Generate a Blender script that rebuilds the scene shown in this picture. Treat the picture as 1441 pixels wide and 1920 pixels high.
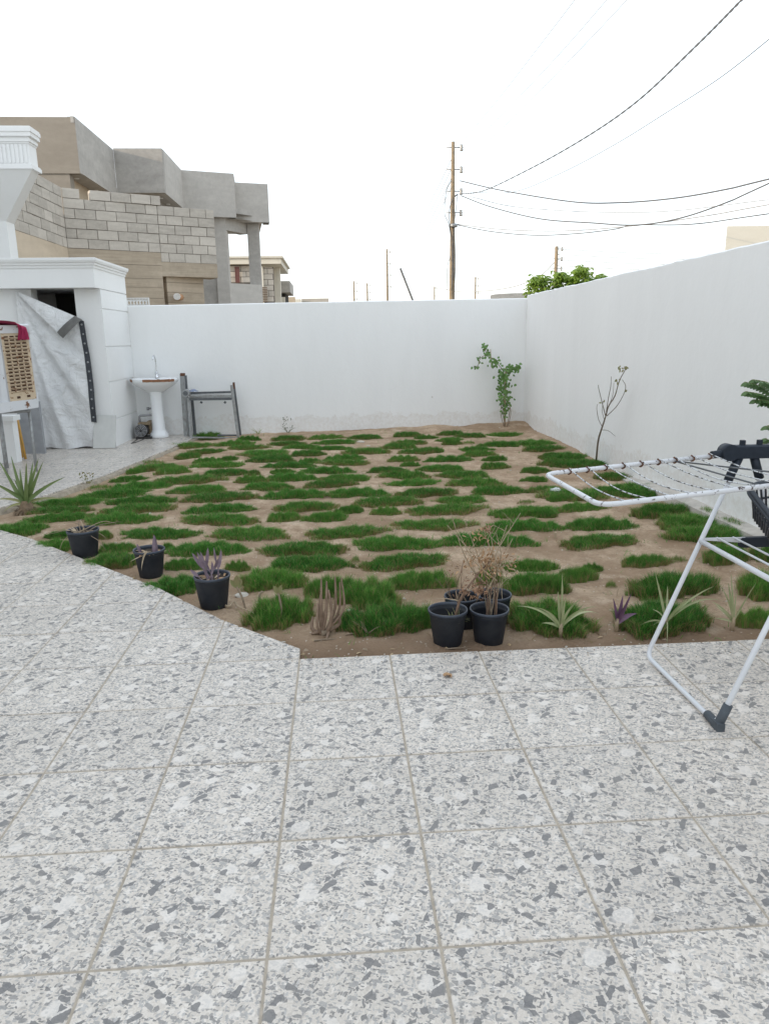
import bpy, bmesh, math, random
import numpy as np
from mathutils import Vector, Matrix, noise

# ------------------------------------------------------------------ camera
scene = bpy.context.scene
for o in list(bpy.data.objects):
    bpy.data.objects.remove(o)
F_PX, YAW, PITCH, ROLL = 1353.08, 0.06385, 0.23604, -0.01466
CAM = Vector((0.1957, -2.9824, 1.3753))
FWD = Vector((math.sin(YAW)*math.cos(PITCH), math.cos(YAW)*math.cos(PITCH), -math.sin(PITCH)))
R0 = Vector((math.cos(YAW), -math.sin(YAW), 0)); U0 = R0.cross(FWD)
RGT = R0*math.cos(ROLL) + U0*math.sin(ROLL)
UPV = -R0*math.sin(ROLL) + U0*math.cos(ROLL)
cam_data = bpy.data.cameras.new('camera')
cam = bpy.data.objects.new('camera', cam_data)
scene.collection.objects.link(cam)
M = Matrix.Identity(4)
for i in range(3):
    M[i][0], M[i][1], M[i][2], M[i][3] = RGT[i], UPV[i], -FWD[i], CAM[i]
cam.matrix_world = M
cam_data.sensor_fit = 'VERTICAL'
cam_data.sensor_height = 24.0
cam_data.lens = F_PX/1920*24.0
cam_data.clip_start = 0.05
cam_data.clip_end = 3000
scene.camera = cam
scene.render.resolution_x, scene.render.resolution_y = 768, 1024

# ------------------------------------------------------------------ sky, sun, exposure
SUN_EL, SUN_AZ = math.radians(13), math.radians(-104)     # azimuth measured from +Y towards +X
world = bpy.data.worlds.new('World'); scene.world = world; world.use_nodes = True
wn = world.node_tree.nodes; wl = world.node_tree.links
bg = wn['Background']
sky = wn.new('ShaderNodeTexSky'); sky.sky_type = 'NISHITA'; sky.sun_disc = False
sky.sun_elevation = SUN_EL; sky.sun_rotation = SUN_AZ
sky.air_density = 1.0; sky.dust_density = 1.5; sky.ozone_density = 2.2
# gamma curve added to even out the sky light: compresses the contrast between zenith, horizon and sun side
vm1 = wn.new('ShaderNodeVectorMath'); vm1.operation = 'SCALE'; vm1.inputs['Scale'].default_value = 1/7.0
gm = wn.new('ShaderNodeGamma'); gm.inputs[1].default_value = 0.20
vm2 = wn.new('ShaderNodeVectorMath'); vm2.operation = 'SCALE'; vm2.inputs['Scale'].default_value = 7.0
wl.new(sky.outputs[0], vm1.inputs[0]); wl.new(vm1.outputs[0], gm.inputs[0]); wl.new(gm.outputs[0], vm2.inputs[0])
wl.new(vm2.outputs[0], bg.inputs[0]); bg.inputs[1].default_value = 0.15
sun_l = bpy.data.lights.new('sun', 'SUN'); sun_l.energy = 2.0; sun_l.angle = math.radians(0.5)
sun_l.color = (1.0, 0.83, 0.62)
sun = bpy.data.objects.new('sun', sun_l); scene.collection.objects.link(sun)
sd = Vector((math.sin(SUN_AZ)*math.cos(SUN_EL), math.cos(SUN_AZ)*math.cos(SUN_EL), math.sin(SUN_EL)))
sun.rotation_euler = sd.to_track_quat('Z', 'Y').to_euler()
vs = scene.view_settings
vs.view_transform = 'Standard'; vs.look = 'None'; vs.gamma = 1.0; vs.use_curve_mapping = False
vs.exposure = 0.74

# ------------------------------------------------------------------ helpers
COL = scene.collection
rnd = random.Random(7)

def ray(x, y):
    return FWD + RGT*((x-720.5)/F_PX) - UPV*((y-960)/F_PX)
def G(x, y, z=0.0):            # survey point: photo pixel -> point at height z
    d = ray(x, y); return CAM + d*((z-CAM.z)/d.z)
def atY(x, y, Y):              # survey point: photo pixel -> point at distance Y
    d = ray(x, y); return CAM + d*((Y-CAM.y)/d.y)

def tag(o, label=None, cat=None, group=None, kind=None):
    if label: o['label'] = label
    if cat: o['category'] = cat
    if group: o['group'] = group
    if kind: o['kind'] = kind
    return o
def empty(name, loc=(0, 0, 0), label=None, cat=None, group=None):
    o = bpy.data.objects.new(name, None); COL.objects.link(o); o.location = loc
    o.empty_display_size = 0.1
    return tag(o, label, cat, group)

class MB:
    def __init__(s): s.v = []; s.f = []; s.m = []; s.sm = []
    def add(s, vs_, fs, mi=0, smooth=False):
        b = len(s.v); s.v += [tuple(v) for v in vs_]
        for f in fs:
            s.f.append(tuple(b+i for i in f)); s.m.append(mi); s.sm.append(smooth)
        return s
    def box(s, x0, x1, y0, y1, z0, z1, mi=0, bev=0.0):
        if bev <= 0:
            v = [(x, y, z) for z in (z0, z1) for y in (y0, y1) for x in (x0, x1)]
            return s.add(v, [(0, 2, 3, 1), (4, 5, 7, 6), (0, 1, 5, 4), (2, 6, 7, 3), (0, 4, 6, 2), (1, 3, 7, 5)], mi)
        return s.prism([(x0, y0), (x1, y0), (x1, y1), (x0, y1)], z0, z1, mi, bev)
    def prism(s, pts, z0, z1, mi=0, bev=0.0):
        """polygon (ccw) extruded in z with chamfered top edge"""
        n = len(pts)
        if bev > 0:
            c = Vector((sum(p[0] for p in pts)/n, sum(p[1] for p in pts)/n))
            ins = []
            for i in range(n):
                a = Vector(pts[i-1][:2]); b = Vector(pts[i][:2]); d = Vector(pts[(i+1) % n][:2])
                e1 = (b-a); e2 = (d-b)
                if e1.length < 1e-6 or e2.length < 1e-6: ins.append(b + (c-b).normalized()*bev); continue
                e1.normalize(); e2.normalize()
                n1 = Vector((-e1.y, e1.x)); n2 = Vector((-e2.y, e2.x)); k = n1+n2
                ins.append(b + k*(bev/max(0.3, k.dot(n1))) if k.length > 1e-4 else b+n1*bev)
            rings = [[(p[0], p[1], z0) for p in pts], [(p[0], p[1], z1-bev) for p in pts], [(p.x, p.y, z1) for p in ins]]
        else:
            rings = [[(p[0], p[1], z0) for p in pts], [(p[0], p[1], z1) for p in pts]]
        v = [q for r in rings for q in r]; f = [tuple(reversed(range(n)))]
        for k in range(len(rings)-1):
            for i in range(n):
                j = (i+1) % n; f.append((k*n+i, k*n+j, (k+1)*n+j, (k+1)*n+i))
        f.append(tuple(range((len(rings)-1)*n, len(rings)*n)))
        return s.add(v, f, mi)
    def obox(s, P, Q, z0, z1, t, mi=0, z0b=None, z1b=None):
        """wall-like box from ground point P to Q, thickness t to the left of P->Q"""
        P = Vector(P[:2]); Q = Vector(Q[:2]); d = (Q-P).normalized(); nn = Vector((-d.y, d.x))*t
        z0b = z0 if z0b is None else z0b; z1b = z1 if z1b is None else z1b
        a, b, c, e = P, Q, Q+nn, P+nn
        v = [(a.x, a.y, z0), (b.x, b.y, z0b), (c.x, c.y, z0b), (e.x, e.y, z0), (a.x, a.y, z1), (b.x, b.y, z1b), (c.x, c.y, z1b), (e.x, e.y, z1)]
        return s.add(v, [(3, 2, 1, 0), (4, 5, 6, 7), (0, 1, 5, 4), (1, 2, 6, 5), (2, 3, 7, 6), (3, 0, 4, 7)], mi)
    def tube(s, pts, r, n=8, mi=0, cap=True):
        pts = [Vector(p) for p in pts]; m = len(pts)
        rr = r if isinstance(r, (list, tuple)) else [r]*m
        v = []; up = None
        for i, p in enumerate(pts):
            t = (pts[min(i+1, m-1)] - pts[max(i-1, 0)])
            if t.length < 1e-9: t = Vector((0, 0, 1))
            t.normalize()
            if up is None:
                a = Vector((0, 0, 1)) if abs(t.z) < .9 else Vector((1, 0, 0)); up = (a - t*a.dot(t)).normalized()
            else:
                up = up - t*up.dot(t)
                up = up.normalized() if up.length > 1e-6 else t.orthogonal().normalized()
            sd_ = t.cross(up)
            for k in range(n):
                a = 2*math.pi*k/n; v.append(p + (up*math.cos(a)+sd_*math.sin(a))*rr[i])
        f = []
        for i in range(m-1):
            for k in range(n):
                j = (k+1) % n; f.append((i*n+k, i*n+j, (i+1)*n+j, (i+1)*n+k))
        s.add(v, f, mi, True)
        if cap:
            b = len(s.v)-m*n
            s.f.append(tuple(reversed(range(b, b+n)))); s.m.append(mi); s.sm.append(False)
            s.f.append(tuple(range(b+(m-1)*n, b+m*n))); s.m.append(mi); s.sm.append(False)
        return s
    def lathe(s, prof, n=24, c=(0, 0, 0), mi=0, sx=1, sy=1, smooth=True):
        v = []; f = []
        for r, z in prof:
            for k in range(n):
                a = 2*math.pi*k/n; v.append((c[0]+r*sx*math.cos(a), c[1]+r*sy*math.sin(a), c[2]+z))
        for i in range(len(prof)-1):
            for k in range(n):
                j = (k+1) % n; f.append((i*n+k, i*n+j, (i+1)*n+j, (i+1)*n+k))
        return s.add(v, f, mi, smooth)
    def leaf(s, base, d, up, L, W, droop=0.0, n=6, mi=0, fold=0.15, shape=None, curl=0.0):
        """strap or leaf blade: centre line bends down by droop, V folded across"""
        d = Vector(d).normalized(); up = Vector(up); sd_ = d.cross(up)
        sd_ = sd_.normalized() if sd_.length > 1e-5 else Vector((1, 0, 0))
        p = Vector(base); v = []; dirv = d.copy()
        for i in range(n+1):
            t = i/n
            w = (shape(t) if shape else math.sin(math.pi*min(1, (t*0.85+0.15)))**0.8)*W*0.5
            nn = sd_.cross(dirv)
            v += [p - sd_*w + nn*fold*w, p.copy(), p + sd_*w + nn*fold*w]
            dirv = (dirv + Vector((0, 0, -1))*(droop/n) + sd_*(curl/n)).normalized(); p = p + dirv*(L/n)
        f = []
        for i in range(n):
            a = i*3
            f += [(a, a+1, a+4, a+3), (a+1, a+2, a+5, a+4)]
        return s.add(v, f, mi, True)
    def build(s, name, mats, parent=None, loc=None):
        me = bpy.data.meshes.new(name); me.from_pydata(s.v, [], s.f)
        for m_ in (mats if isinstance(mats, (list, tuple)) else [mats]): me.materials.append(m_)
        me.polygons.foreach_set('material_index', s.m); me.polygons.foreach_set('use_smooth', s.sm)
        me.update()
        return link(name, me, parent, loc)

def link(name, me, parent=None, loc=None):
    o = bpy.data.objects.new(name, me); COL.objects.link(o)
    if loc is not None: o.location = loc
    if parent is not None:
        o.parent = parent; o.matrix_parent_inverse = wmat(parent).inverted()
    return o
def wmat(o):
    m = o.matrix_basis.copy() if False else Matrix.LocRotScale(o.location, o.rotation_euler, o.scale)
    return wmat(o.parent) @ o.matrix_parent_inverse @ m if o.parent else m

def smooth_path(pts, k=6):
    """Catmull-Rom through points"""
    P = [Vector(p) for p in pts]
    if len(P) < 3: return P
    P = [P[0]*2-P[1]] + P + [P[-1]*2-P[-2]]; out = []
    for i in range(1, len(P)-2):
        for j in range(k):
            t = j/k; a, b, c, d = P[i-1], P[i], P[i+1], P[i+2]
            out.append(0.5*((2*b)+(c-a)*t+(2*a-5*b+4*c-d)*t*t+(3*b-a-3*c+d)*t**3))
    out.append(P[-2]); return out
def fillet(pts, r, k=6):
    """polyline with rounded corners"""
    P = [Vector(p) for p in pts]; out = [P[0]]
    for i in range(1, len(P)-1):
        a = (P[i-1]-P[i]).normalized(); b = (P[i+1]-P[i]).normalized()
        A = P[i]+a*r; B = P[i]+b*r
        for j in range(k+1):
            t = j/k; out.append(A*(1-t)**2 + P[i]*2*t*(1-t) + B*t*t)
    out.append(P[-1]); return out

# ------------------------------------------------------------------ materials
class NT:
    def __init__(s, name, rough=0.6, spec=0.5, metal=0.0):
        s.mat = bpy.data.materials.new(name); s.mat.use_nodes = True
        s.n = s.mat.node_tree.nodes; s.l = s.mat.node_tree.links
        s.b = s.n['Principled BSDF']; s.b.inputs['Roughness'].default_value = rough
        s.b.inputs['Specular IOR Level'].default_value = spec; s.b.inputs['Metallic'].default_value = metal
        s.tc = s.n.new('ShaderNodeTexCoord')
    def new(s, t, **kw):
        nd = s.n.new(t)
        for k, v in kw.items():
            if k.startswith('i_'): nd.inputs[k[2:].replace('_', ' ')].default_value = v
            else: setattr(nd, k, v)
        return nd
    def set(s, sock, val):
        if hasattr(val, 'is_output') or hasattr(val, 'links'): s.l.new(val, sock)
        else: sock.default_value = val
    def noise(s, scale, detail=4, rough=0.55, vec=None, dist=0.0):
        nd = s.new('ShaderNodeTexNoise'); nd.inputs['Scale'].default_value = scale
        nd.inputs['Detail'].default_value = detail; nd.inputs['Roughness'].default_value = rough
        nd.inputs['Distortion'].default_value = dist
        s.l.new(vec if vec is not None else s.tc.outputs['Object'], nd.inputs['Vector']); return nd.outputs['Fac']
    def vor(s, scale, vec=None, feature='F1', metric='EUCLIDEAN', rand=1.0, dim='3D'):
        nd = s.new('ShaderNodeTexVoronoi', feature=feature, voronoi_dimensions=dim)
        if feature != 'DISTANCE_TO_EDGE': nd.distance = metric
        nd.inputs['Scale'].default_value = scale; nd.inputs['Randomness'].default_value = rand
        s.l.new(vec if vec is not None else s.tc.outputs['Object'], nd.inputs['Vector']); return nd
    def ramp(s, fac, a, b, ca=(0, 0, 0), cb=(1, 1, 1)):
        nd = s.new('ShaderNodeValToRGB'); e = nd.color_ramp.elements
        e[0].position = a; e[1].position = b
        e[0].color = (*ca, 1) if len(ca) == 3 else ca; e[1].color = (*cb, 1) if len(cb) == 3 else cb
        s.l.new(fac, nd.inputs[0]); return nd.outputs[0]
    def mix(s, fac, a, b, mode='MIX'):
        nd = s.new('ShaderNodeMix', data_type='RGBA', blend_type=mode)
        s.set(nd.inputs[0], fac)
        for sock, v in ((nd.inputs[6], a), (nd.inputs[7], b)):
            if isinstance(v, tuple): sock.default_value = (*v, 1) if len(v) == 3 else v
            else: s.l.new(v, sock)
        return nd.outputs[2]
    def math(s, op, a, b=0.0, c=None):
        nd = s.new('ShaderNodeMath', operation=op)
        s.set(nd.inputs[0], a); s.set(nd.inputs[1], b)
        if c is not None: s.set(nd.inputs[2], c)
        return nd.outputs[0]
    def bump(s, h, strength=0.3, dist=0.01, prev=None):
        nd = s.new('ShaderNodeBump'); nd.inputs['Strength'].default_value = strength; nd.inputs['Distance'].default_value = dist
        s.l.new(h, nd.inputs['Height'])
        if prev is not None: s.l.new(prev, nd.inputs['Normal'])
        return nd.outputs[0]
    def fin(s, col=None, normal=None, rough=None):
        if col is not None:
            if isinstance(col, tuple): s.b.inputs['Base Color'].default_value = (*col, 1)
            else: s.l.new(col, s.b.inputs['Base Color'])
        if normal is not None: s.l.new(normal, s.b.inputs['Normal'])
        if rough is not None: s.l.new(rough, s.b.inputs['Roughness'])
        return s.mat

def simple(name, col, rough=0.6, var=0.25, scale=12, bump=0.15, bscale=60, bdist=0.004, metal=0.0, spec=0.5, col2=None, w=False):
    t = NT(name, rough, spec, metal)
    c2 = col2 or tuple(c*(1-var) for c in col)
    f = t.noise(scale, 6, 0.65)
    c = t.mix(t.ramp(f, 0.32, 0.68), c2, col)
    h = t.noise(bscale, 5, 0.6)
    return t.fin(c, t.bump(h, bump, bdist))

def terrazzo(name, rough=0.42):
    t = NT(name, rough, 0.4)
    oi = t.new('ShaderNodeObjectInfo')
    r4 = t.math('FLOOR', t.math('MULTIPLY', oi.outputs['Random'], 7.99))
    ang = t.math('MULTIPLY', t.math('MODULO', r4, 2.0), math.pi)
    rot = t.new('ShaderNodeVectorRotate', rotation_type='Z_AXIS')
    t.l.new(t.tc.outputs['Object'], rot.inputs['Vector']); t.l.new(ang, rot.inputs['Angle'])
    off = t.new('ShaderNodeCombineXYZ'); t.l.new(t.math('MULTIPLY', t.math('FLOOR', t.math('MULTIPLY', r4, 0.5)), 3.7), off.inputs[0])
    va = t.new('ShaderNodeVectorMath', operation='ADD'); t.l.new(rot.outputs[0], va.inputs[0]); t.l.new(off.outputs[0], va.inputs[1])
    base = va.outputs[0]
    def warp(scale, amt):
        nz = t.new('ShaderNodeTexNoise'); nz.inputs['Scale'].default_value = scale; nz.inputs['Detail'].default_value = 3
        t.l.new(base, nz.inputs['Vector'])
        sb = t.new('ShaderNodeVectorMath', operation='SUBTRACT'); t.l.new(nz.outputs['Color'], sb.inputs[0]); sb.inputs[1].default_value = (.5, .5, .5)
        sc = t.new('ShaderNodeVectorMath', operation='SCALE'); t.l.new(sb.outputs[0], sc.inputs[0]); sc.inputs['Scale'].default_value = amt
        ad = t.new('ShaderNodeVectorMath', operation='ADD'); t.l.new(base, ad.inputs[0]); t.l.new(sc.outputs[0], ad.inputs[1])
        mp = t.new('ShaderNodeMapping'); mp.inputs['Scale'].default_value = (1, 1, 1); t.l.new(ad.outputs[0], mp.inputs[0])
        return mp.outputs[0]
    def aniso(vec, ang, sx, sy):
        m0 = t.new('ShaderNodeMapping'); m0.inputs['Rotation'].default_value = (0, 0, ang); t.l.new(vec, m0.inputs[0])
        mp = t.new('ShaderNodeMapping'); mp.inputs['Scale'].default_value = (sx, sy, 1); t.l.new(m0.outputs[0], mp.inputs[0]); return mp.outputs[0]
    w1 = warp(30, 0.030); w2 = warp(70, 0.010); w3 = warp(140, .006)
    sA = aniso(w2, .5, .85, 1.5); sB = aniso(w2, -.9, .85, 1.45); sC = aniso(w3, .25, .8, 1.7); sD = aniso(w3, -1.2, .85, 1.5)
    def shards(scale, vec, thr, gap, chan=0):
        """angular chips: chosen Voronoi cells shrunk from their borders"""
        v = t.vor(scale, vec, dim='2D'); e = t.vor(scale, vec, 'DISTANCE_TO_EDGE', dim='2D')
        sep = t.new('ShaderNodeSeparateColor'); t.l.new(v.outputs['Color'], sep.inputs[0])
        sel = t.math('GREATER_THAN', sep.outputs[chan], thr)
        g_ = t.math('MULTIPLY', t.math('ADD', sep.outputs[(chan+1) % 3], .15), gap)
        ins = t.ramp(t.math('SUBTRACT', e.outputs['Distance'], g_), 0.0, 0.025)
        return t.math('MULTIPLY', sel, ins), sep.outputs[(chan+2) % 3]
    def pebbles(scale, vec, thr, size, chan=0):
        v = t.vor(scale, vec, dim='2D')
        sep = t.new('ShaderNodeSeparateColor'); t.l.new(v.outputs['Color'], sep.inputs[0])
        sel = t.math('GREATER_THAN', sep.outputs[chan], thr)
        sz = t.math('MULTIPLY', t.math('ADD', t.math('MULTIPLY', sep.outputs[(chan+1) % 3], 0.7), 0.45), size)
        ins = t.ramp(t.math('SUBTRACT', sz, v.outputs['Distance']), 0.0, 0.10)
        return t.math('MULTIPLY', sel, ins), sep.outputs[(chan+2) % 3]
    g = t.noise(9, 5, .6, base)
    c = t.mix(g, (0.56, 0.51, 0.445), (0.65, 0.595, 0.52))
    c = t.mix(t.ramp(t.noise(230, 3, .7, base), .40, .62), c, (0.72, 0.67, 0.60))
    m, v_ = shards(80, sB, .50, .10, 1); c = t.mix(t.math('MULTIPLY', m, .50), c, t.mix(v_, (0.43, .39, .345), (.83, .78, .71)))
    m, v_ = pebbles(34, w1, .60, .42, 2); c = t.mix(t.math('MULTIPLY', m, .55), c, (.81, .765, .70))
    m, v_ = shards(150, sC, .74, .08, 0); c = t.mix(t.math('MULTIPLY', m, .85), c, t.mix(v_, (.15, .148, .145), (.50, .485, .46)))
    m, v_ = shards(118, sD, .78, .08, 1); c = t.mix(t.math('MULTIPLY', m, .85), c, t.mix(v_, (.17, .167, .163), (.52, .505, .48)))
    m, v_ = shards(70, sA, .86, .10, 2); c = t.mix(t.math('MULTIPLY', m, .85), c, t.mix(v_, (.18, .177, .172), (.46, .445, .42)))
    vein = t.mix(t.noise(70, 5, .75, base, 1.5), (.67, .63, .57), (.89, .845, .785))
    m, v_ = pebbles(15, w1, .76, .42, 0); c = t.mix(t.math('MULTIPLY', m, .7), c, vein)
    dk = t.mix(t.noise(110, 4, .75, sC), (.10, .10, .10), (.28, .275, .27))
    m, v_ = shards(31, sB, .945, .16, 2); c = t.mix(t.math('MULTIPLY', m, .9), c, dk)
    m, v_ = shards(50, sA, .935, .14, 1); c = t.mix(t.math('MULTIPLY', m, .88), c, dk)
    tone = t.math('ADD', t.math('MULTIPLY', oi.outputs['Random'], .10), .92)
    c = t.mix(1.0, c, (1.0, .975, .965), "MULTIPLY")
    tn = t.new('ShaderNodeVectorMath', operation='SCALE'); t.l.new(c, tn.inputs[0]); t.l.new(tone, tn.inputs['Scale']); c = tn.outputs[0]
    # dust in broad patches over the whole pavement
    geo = t.new('ShaderNodeNewGeometry')
    d1 = t.noise(1.1, 6, .65, geo.outputs['Position']); d2 = t.noise(6, 6, .7, geo.outputs['Position'])
    dm = t.math('MULTIPLY', t.ramp(d1, .42, .75), t.ramp(d2, .35, .7))
    c = t.mix(t.math('MULTIPLY', dm, .35), c, (.50, .45, .385))
    # tan dust caught along the tile edges
    so = t.new('ShaderNodeSeparateXYZ'); t.l.new(t.tc.outputs['Object'], so.inputs[0])
    ed = t.math('MAXIMUM', t.math('ABSOLUTE', so.outputs[0]), t.math('ABSOLUTE', so.outputs[1]))
    ed = t.math('ADD', ed, t.math('MULTIPLY', t.math('SUBTRACT', t.noise(24, 5, .7, geo.outputs['Position']), .5), .035))
    c = t.mix(t.math('MULTIPLY', t.ramp(ed, .191, .201), .35), c, (.58, .51, .42))
    rr = t.math('ADD', t.math('MULTIPLY', d2, .25), rough-.1)
    return t.fin(c, t.bump(t.noise(35, 4, .6, base), .05, .003), rr)

def plaster_white(name, col=(.88, .885, .88), dust=True):
    t = NT(name, .75, .25)
    geo = t.new('ShaderNodeNewGeometry'); pos = geo.outputs['Position']
    mp = t.new('ShaderNodeMapping'); mp.inputs['Scale'].default_value = (1, 1, .22); t.l.new(pos, mp.inputs[0])
    f = t.noise(1.6, 6, .6, mp.outputs[0]); f2 = t.noise(9, 6, .65, mp.outputs[0])
    c = t.mix(t.ramp(f, .3, .7), tuple(k*.95 for k in col), col)
    c = t.mix(t.math('MULTIPLY', t.ramp(f2, .45, .75), .12), c, (.78, .775, .76))
    cr = t.vor(1.1, t.mix(.12, pos, t.new('ShaderNodeTexNoise', i_Scale=3.0, i_Detail=6.0).outputs['Color']), 'DISTANCE_TO_EDGE')
    ck = t.math('MULTIPLY', t.ramp(cr.outputs['Distance'], .0, .004, (1, 1, 1), (0, 0, 0)), t.ramp(t.noise(.9, 3, .5, pos), .56, .66))
    c = t.mix(t.math('MULTIPLY', ck, .22), c, (.5, .48, .45))
    if dust:   # mud splashed up from the bed onto the foot of the wall
        sp = t.new('ShaderNodeSeparateXYZ'); t.l.new(pos, sp.inputs[0])
        n3 = t.noise(5, 6, .7, pos); hgt = t.math('SUBTRACT', sp.outputs[2], t.math('MULTIPLY', n3, .45))
        k = t.ramp(hgt, -.25, .02, (1, 1, 1), (0, 0, 0))
        c = t.mix(t.math('MULTIPLY', k, t.ramp(t.noise(22, 5, .7, pos), .35, .65, (.05,)*3, (.30,)*3)), c, (.52, .44, .35))
        v = t.vor(2.3, pos); sep = t.new('ShaderNodeSeparateColor'); t.l.new(v.outputs['Color'], sep.inputs[0])
        sm = t.math('MULTIPLY', t.math('GREATER_THAN', sep.outputs[0], .8), t.math('LESS_THAN', v.outputs['Distance'], .035))
        c = t.mix(t.math('MULTIPLY', sm, .5), c, (.45, .43, .4))
    b = t.bump(t.noise(14, 5, .6, pos), .22, .012); b = t.bump(t.noise(120, 4, .6, pos), .12, .003, b)
    return t.fin(c, b)

def concrete(name, a, b, plank=False, scale=1.0, st=.5):
    t = NT(name, .85, .2)
    geo = t.new('ShaderNodeNewGeometry'); pos = geo.outputs['Position']
    mp = t.new('ShaderNodeMapping'); mp.inputs['Scale'].default_value = (.6, .6, 2.2); t.l.new(pos, mp.inputs[0])
    f = t.noise(1.2*scale, 8, .65, mp.outputs[0], .6); f2 = t.noise(7*scale, 7, .7, pos)
    c = t.mix(t.ramp(f, .3, .7), a, b)
    c = t.mix(t.math('MULTIPLY', t.ramp(f2, .42, .7), st), c, tuple(k*.72 for k in a))
    oi = t.new('ShaderNodeObjectInfo')
    c = t.mix(t.math('MULTIPLY', oi.outputs['Random'], .35), c, tuple(min(1, k*1.5) for k in b))
    if plank:
        sp = t.new('ShaderNodeMapping'); sp.inputs['Scale'].default_value = (.5, .5, 26); t.l.new(pos, sp.inputs[0])
        g = t.noise(2.2, 6, .7, sp.outputs[0]); c = t.mix(t.math('MULTIPLY', t.ramp(g, .35, .7), .45), c, tuple(k*.6 for k in a))
    nb = t.bump(t.noise(30, 6, .7, pos), .35, .012); nb = t.bump(t.noise(220, 3, .7, pos), .25, .004, nb)
    return t.fin(c, nb)

def soil_mat():
    t = NT('soil', .95, .15)
    geo = t.new('ShaderNodeNewGeometry'); pos = geo.outputs['Position']
    c = t.mix(t.ramp(t.noise(1.5, 7, .65, pos), .38, .62), (.34, .235, .15), (.64, .485, .345))
    c = t.mix(t.math('MULTIPLY', t.ramp(t.noise(7, 7, .7, pos), .42, .62), .75), c, (.36, .245, .16))
    c = t.mix(t.math('MULTIPLY', t.ramp(t.noise(2.6, 5, .6, pos), .58, .72), .7), c, (.78, .63, .475))
    c = t.mix(t.math('MULTIPLY', t.ramp(t.noise(60, 4, .7, pos), .5, .7), .45), c, (.22, .15, .095))
    sp = t.new('ShaderNodeSeparateXYZ'); t.l.new(pos, sp.inputs[0])      # damp strip left by watering along the paving
    wet = t.math('ADD', sp.outputs[1], t.math('MULTIPLY', t.noise(3.5, 5, .6, pos), .5))
    c = t.mix(t.math('MULTIPLY', t.ramp(wet, .28, .62, (1, 1, 1), (0, 0, 0)), .8), c, (.215, .14, .09))
    v = t.vor(55, pos); sep = t.new('ShaderNodeSeparateColor'); t.l.new(v.outputs['Color'], sep.inputs[0])
    sm = t.math('MULTIPLY', t.math('GREATER_THAN', sep.outputs[0], .93), t.math('LESS_THAN', v.outputs['Distance'], .28))
    c = t.mix(t.math('MULTIPLY', sm, .7), c, (.68, .61, .52))
    nb = t.bump(t.noise(11, 6, .65, pos), .7, .035); nb = t.bump(t.noise(55, 7, .8, pos), .85, .016, nb)
    return t.fin(c, nb)

def grass_mat(name, a, b, trans=.25):
    t = NT(name, .5, .3)
    at = t.new('ShaderNodeAttribute'); at.attribute_name = 'tone'
    oi = t.new('ShaderNodeObjectInfo')
    k = t.math('ADD', t.math('MULTIPLY', at.outputs['Fac'], .7), t.math('MULTIPLY', oi.outputs['Random'], .3))
    c = t.mix(k, a, b)
    t.b.inputs['Subsurface Weight'].default_value = 0
    m = t.fin(c)
    tr = t.n.new('ShaderNodeBsdfTranslucent'); ms = t.n.new('ShaderNodeMixShader'); ms.inputs[0].default_value = trans
    out = t.n['Material Output']; t.l.new(c, tr.inputs[0])
    t.l.new(t.b.outputs[0], ms.inputs[1]); t.l.new(tr.outputs[0], ms.inputs[2]); t.l.new(ms.outputs[0], out.inputs[0])
    return m

def chipped(name, paint, under, thr=.62, scale=26, rough=.4):
    t = NT(name, rough, .5)
    geo = t.new('ShaderNodeNewGeometry'); pos = geo.outputs['Position']
    f = t.noise(scale, 7, .7, pos); k = t.ramp(f, thr, thr+.03)
    c = t.mix(t.noise(4, 5, .6, pos), tuple(x*.86 for x in paint), paint)
    c = t.mix(k, c, t.mix(t.noise(90, 4, .6, pos), under, tuple(x*.4 for x in under)))
    return t.fin(c, t.bump(f, .2, .002), t.math('ADD', t.math('MULTIPLY', k, .4), rough))

m_tile = terrazzo('terrazzo_tile')
m_tile2 = terrazzo('terrazzo_tile_polished', .3)
m_grout = simple('grout', (.50, .43, .345), .9, .35, 20, .3, 150)
m_kerb = simple('rough_mortar_edge', (.46, .39, .30), .95, .45, 14, .6, 45, .012)
m_wall = plaster_white('white_wall_paint')
m_white = plaster_white('white_house_paint', (.84, .84, .83), False)
m_soil = soil_mat()
m_terrain = simple('dry_earth', (.36, .30, .23), .95, .3, .4, .3, 8)
m_conc = concrete('grey_render', (.35, .33, .305), (.50, .475, .44))
m_conc_lit = concrete('darkened_sunlit_tan_render', (.25, .22, .185), (.33, .295, .25), st=.2)  # copy of the tan render, colour darkened to offset direct sun
m_conc_tan = concrete('tan_render', (.46, .38, .285), (.60, .50, .385), st=.25)
m_form = concrete('board_marked_concrete', (.40, .33, .25), (.54, .455, .355), True)
m_block = concrete('concrete_block', (.38, .345, .30), (.54, .495, .435), scale=3, st=.35)
m_mortar = simple('mortar_joint', (.17, .15, .13), .95, .3, 20, .3)
m_cream = concrete('cream_render', (.58, .54, .46), (.68, .64, .56), st=.1)
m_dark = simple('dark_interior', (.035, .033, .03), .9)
m_grass = grass_mat('grass_blade', (.026, .115, .019), (.13, .365, .06))
m_grass_l = grass_mat('grass_blade_light', (.09, .25, .035), (.25, .45, .095))
m_dry = grass_mat('dry_grass_blade', (.24, .17, .08), (.46, .36, .18))
m_pot = simple('black_plastic', (.010, .013, .020), .55, .4, 7, .15, 40, spec=.3, col2=(.032, .034, .038))
m_chip = chipped('chipped_white_paint', (.72, .725, .74), (.09, .055, .045), .575, 38)
m_whitetube = chipped('white_tube_paint', (.72, .73, .75), (.25, .15, .10), .70)
m_rust = simple('rust', (.17, .075, .04), .85, .55, 40, .4, 120)
m_navy = simple('navy_plastic', (.020, .028, .042), .5, .3, 20, .1, spec=.3)
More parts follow.
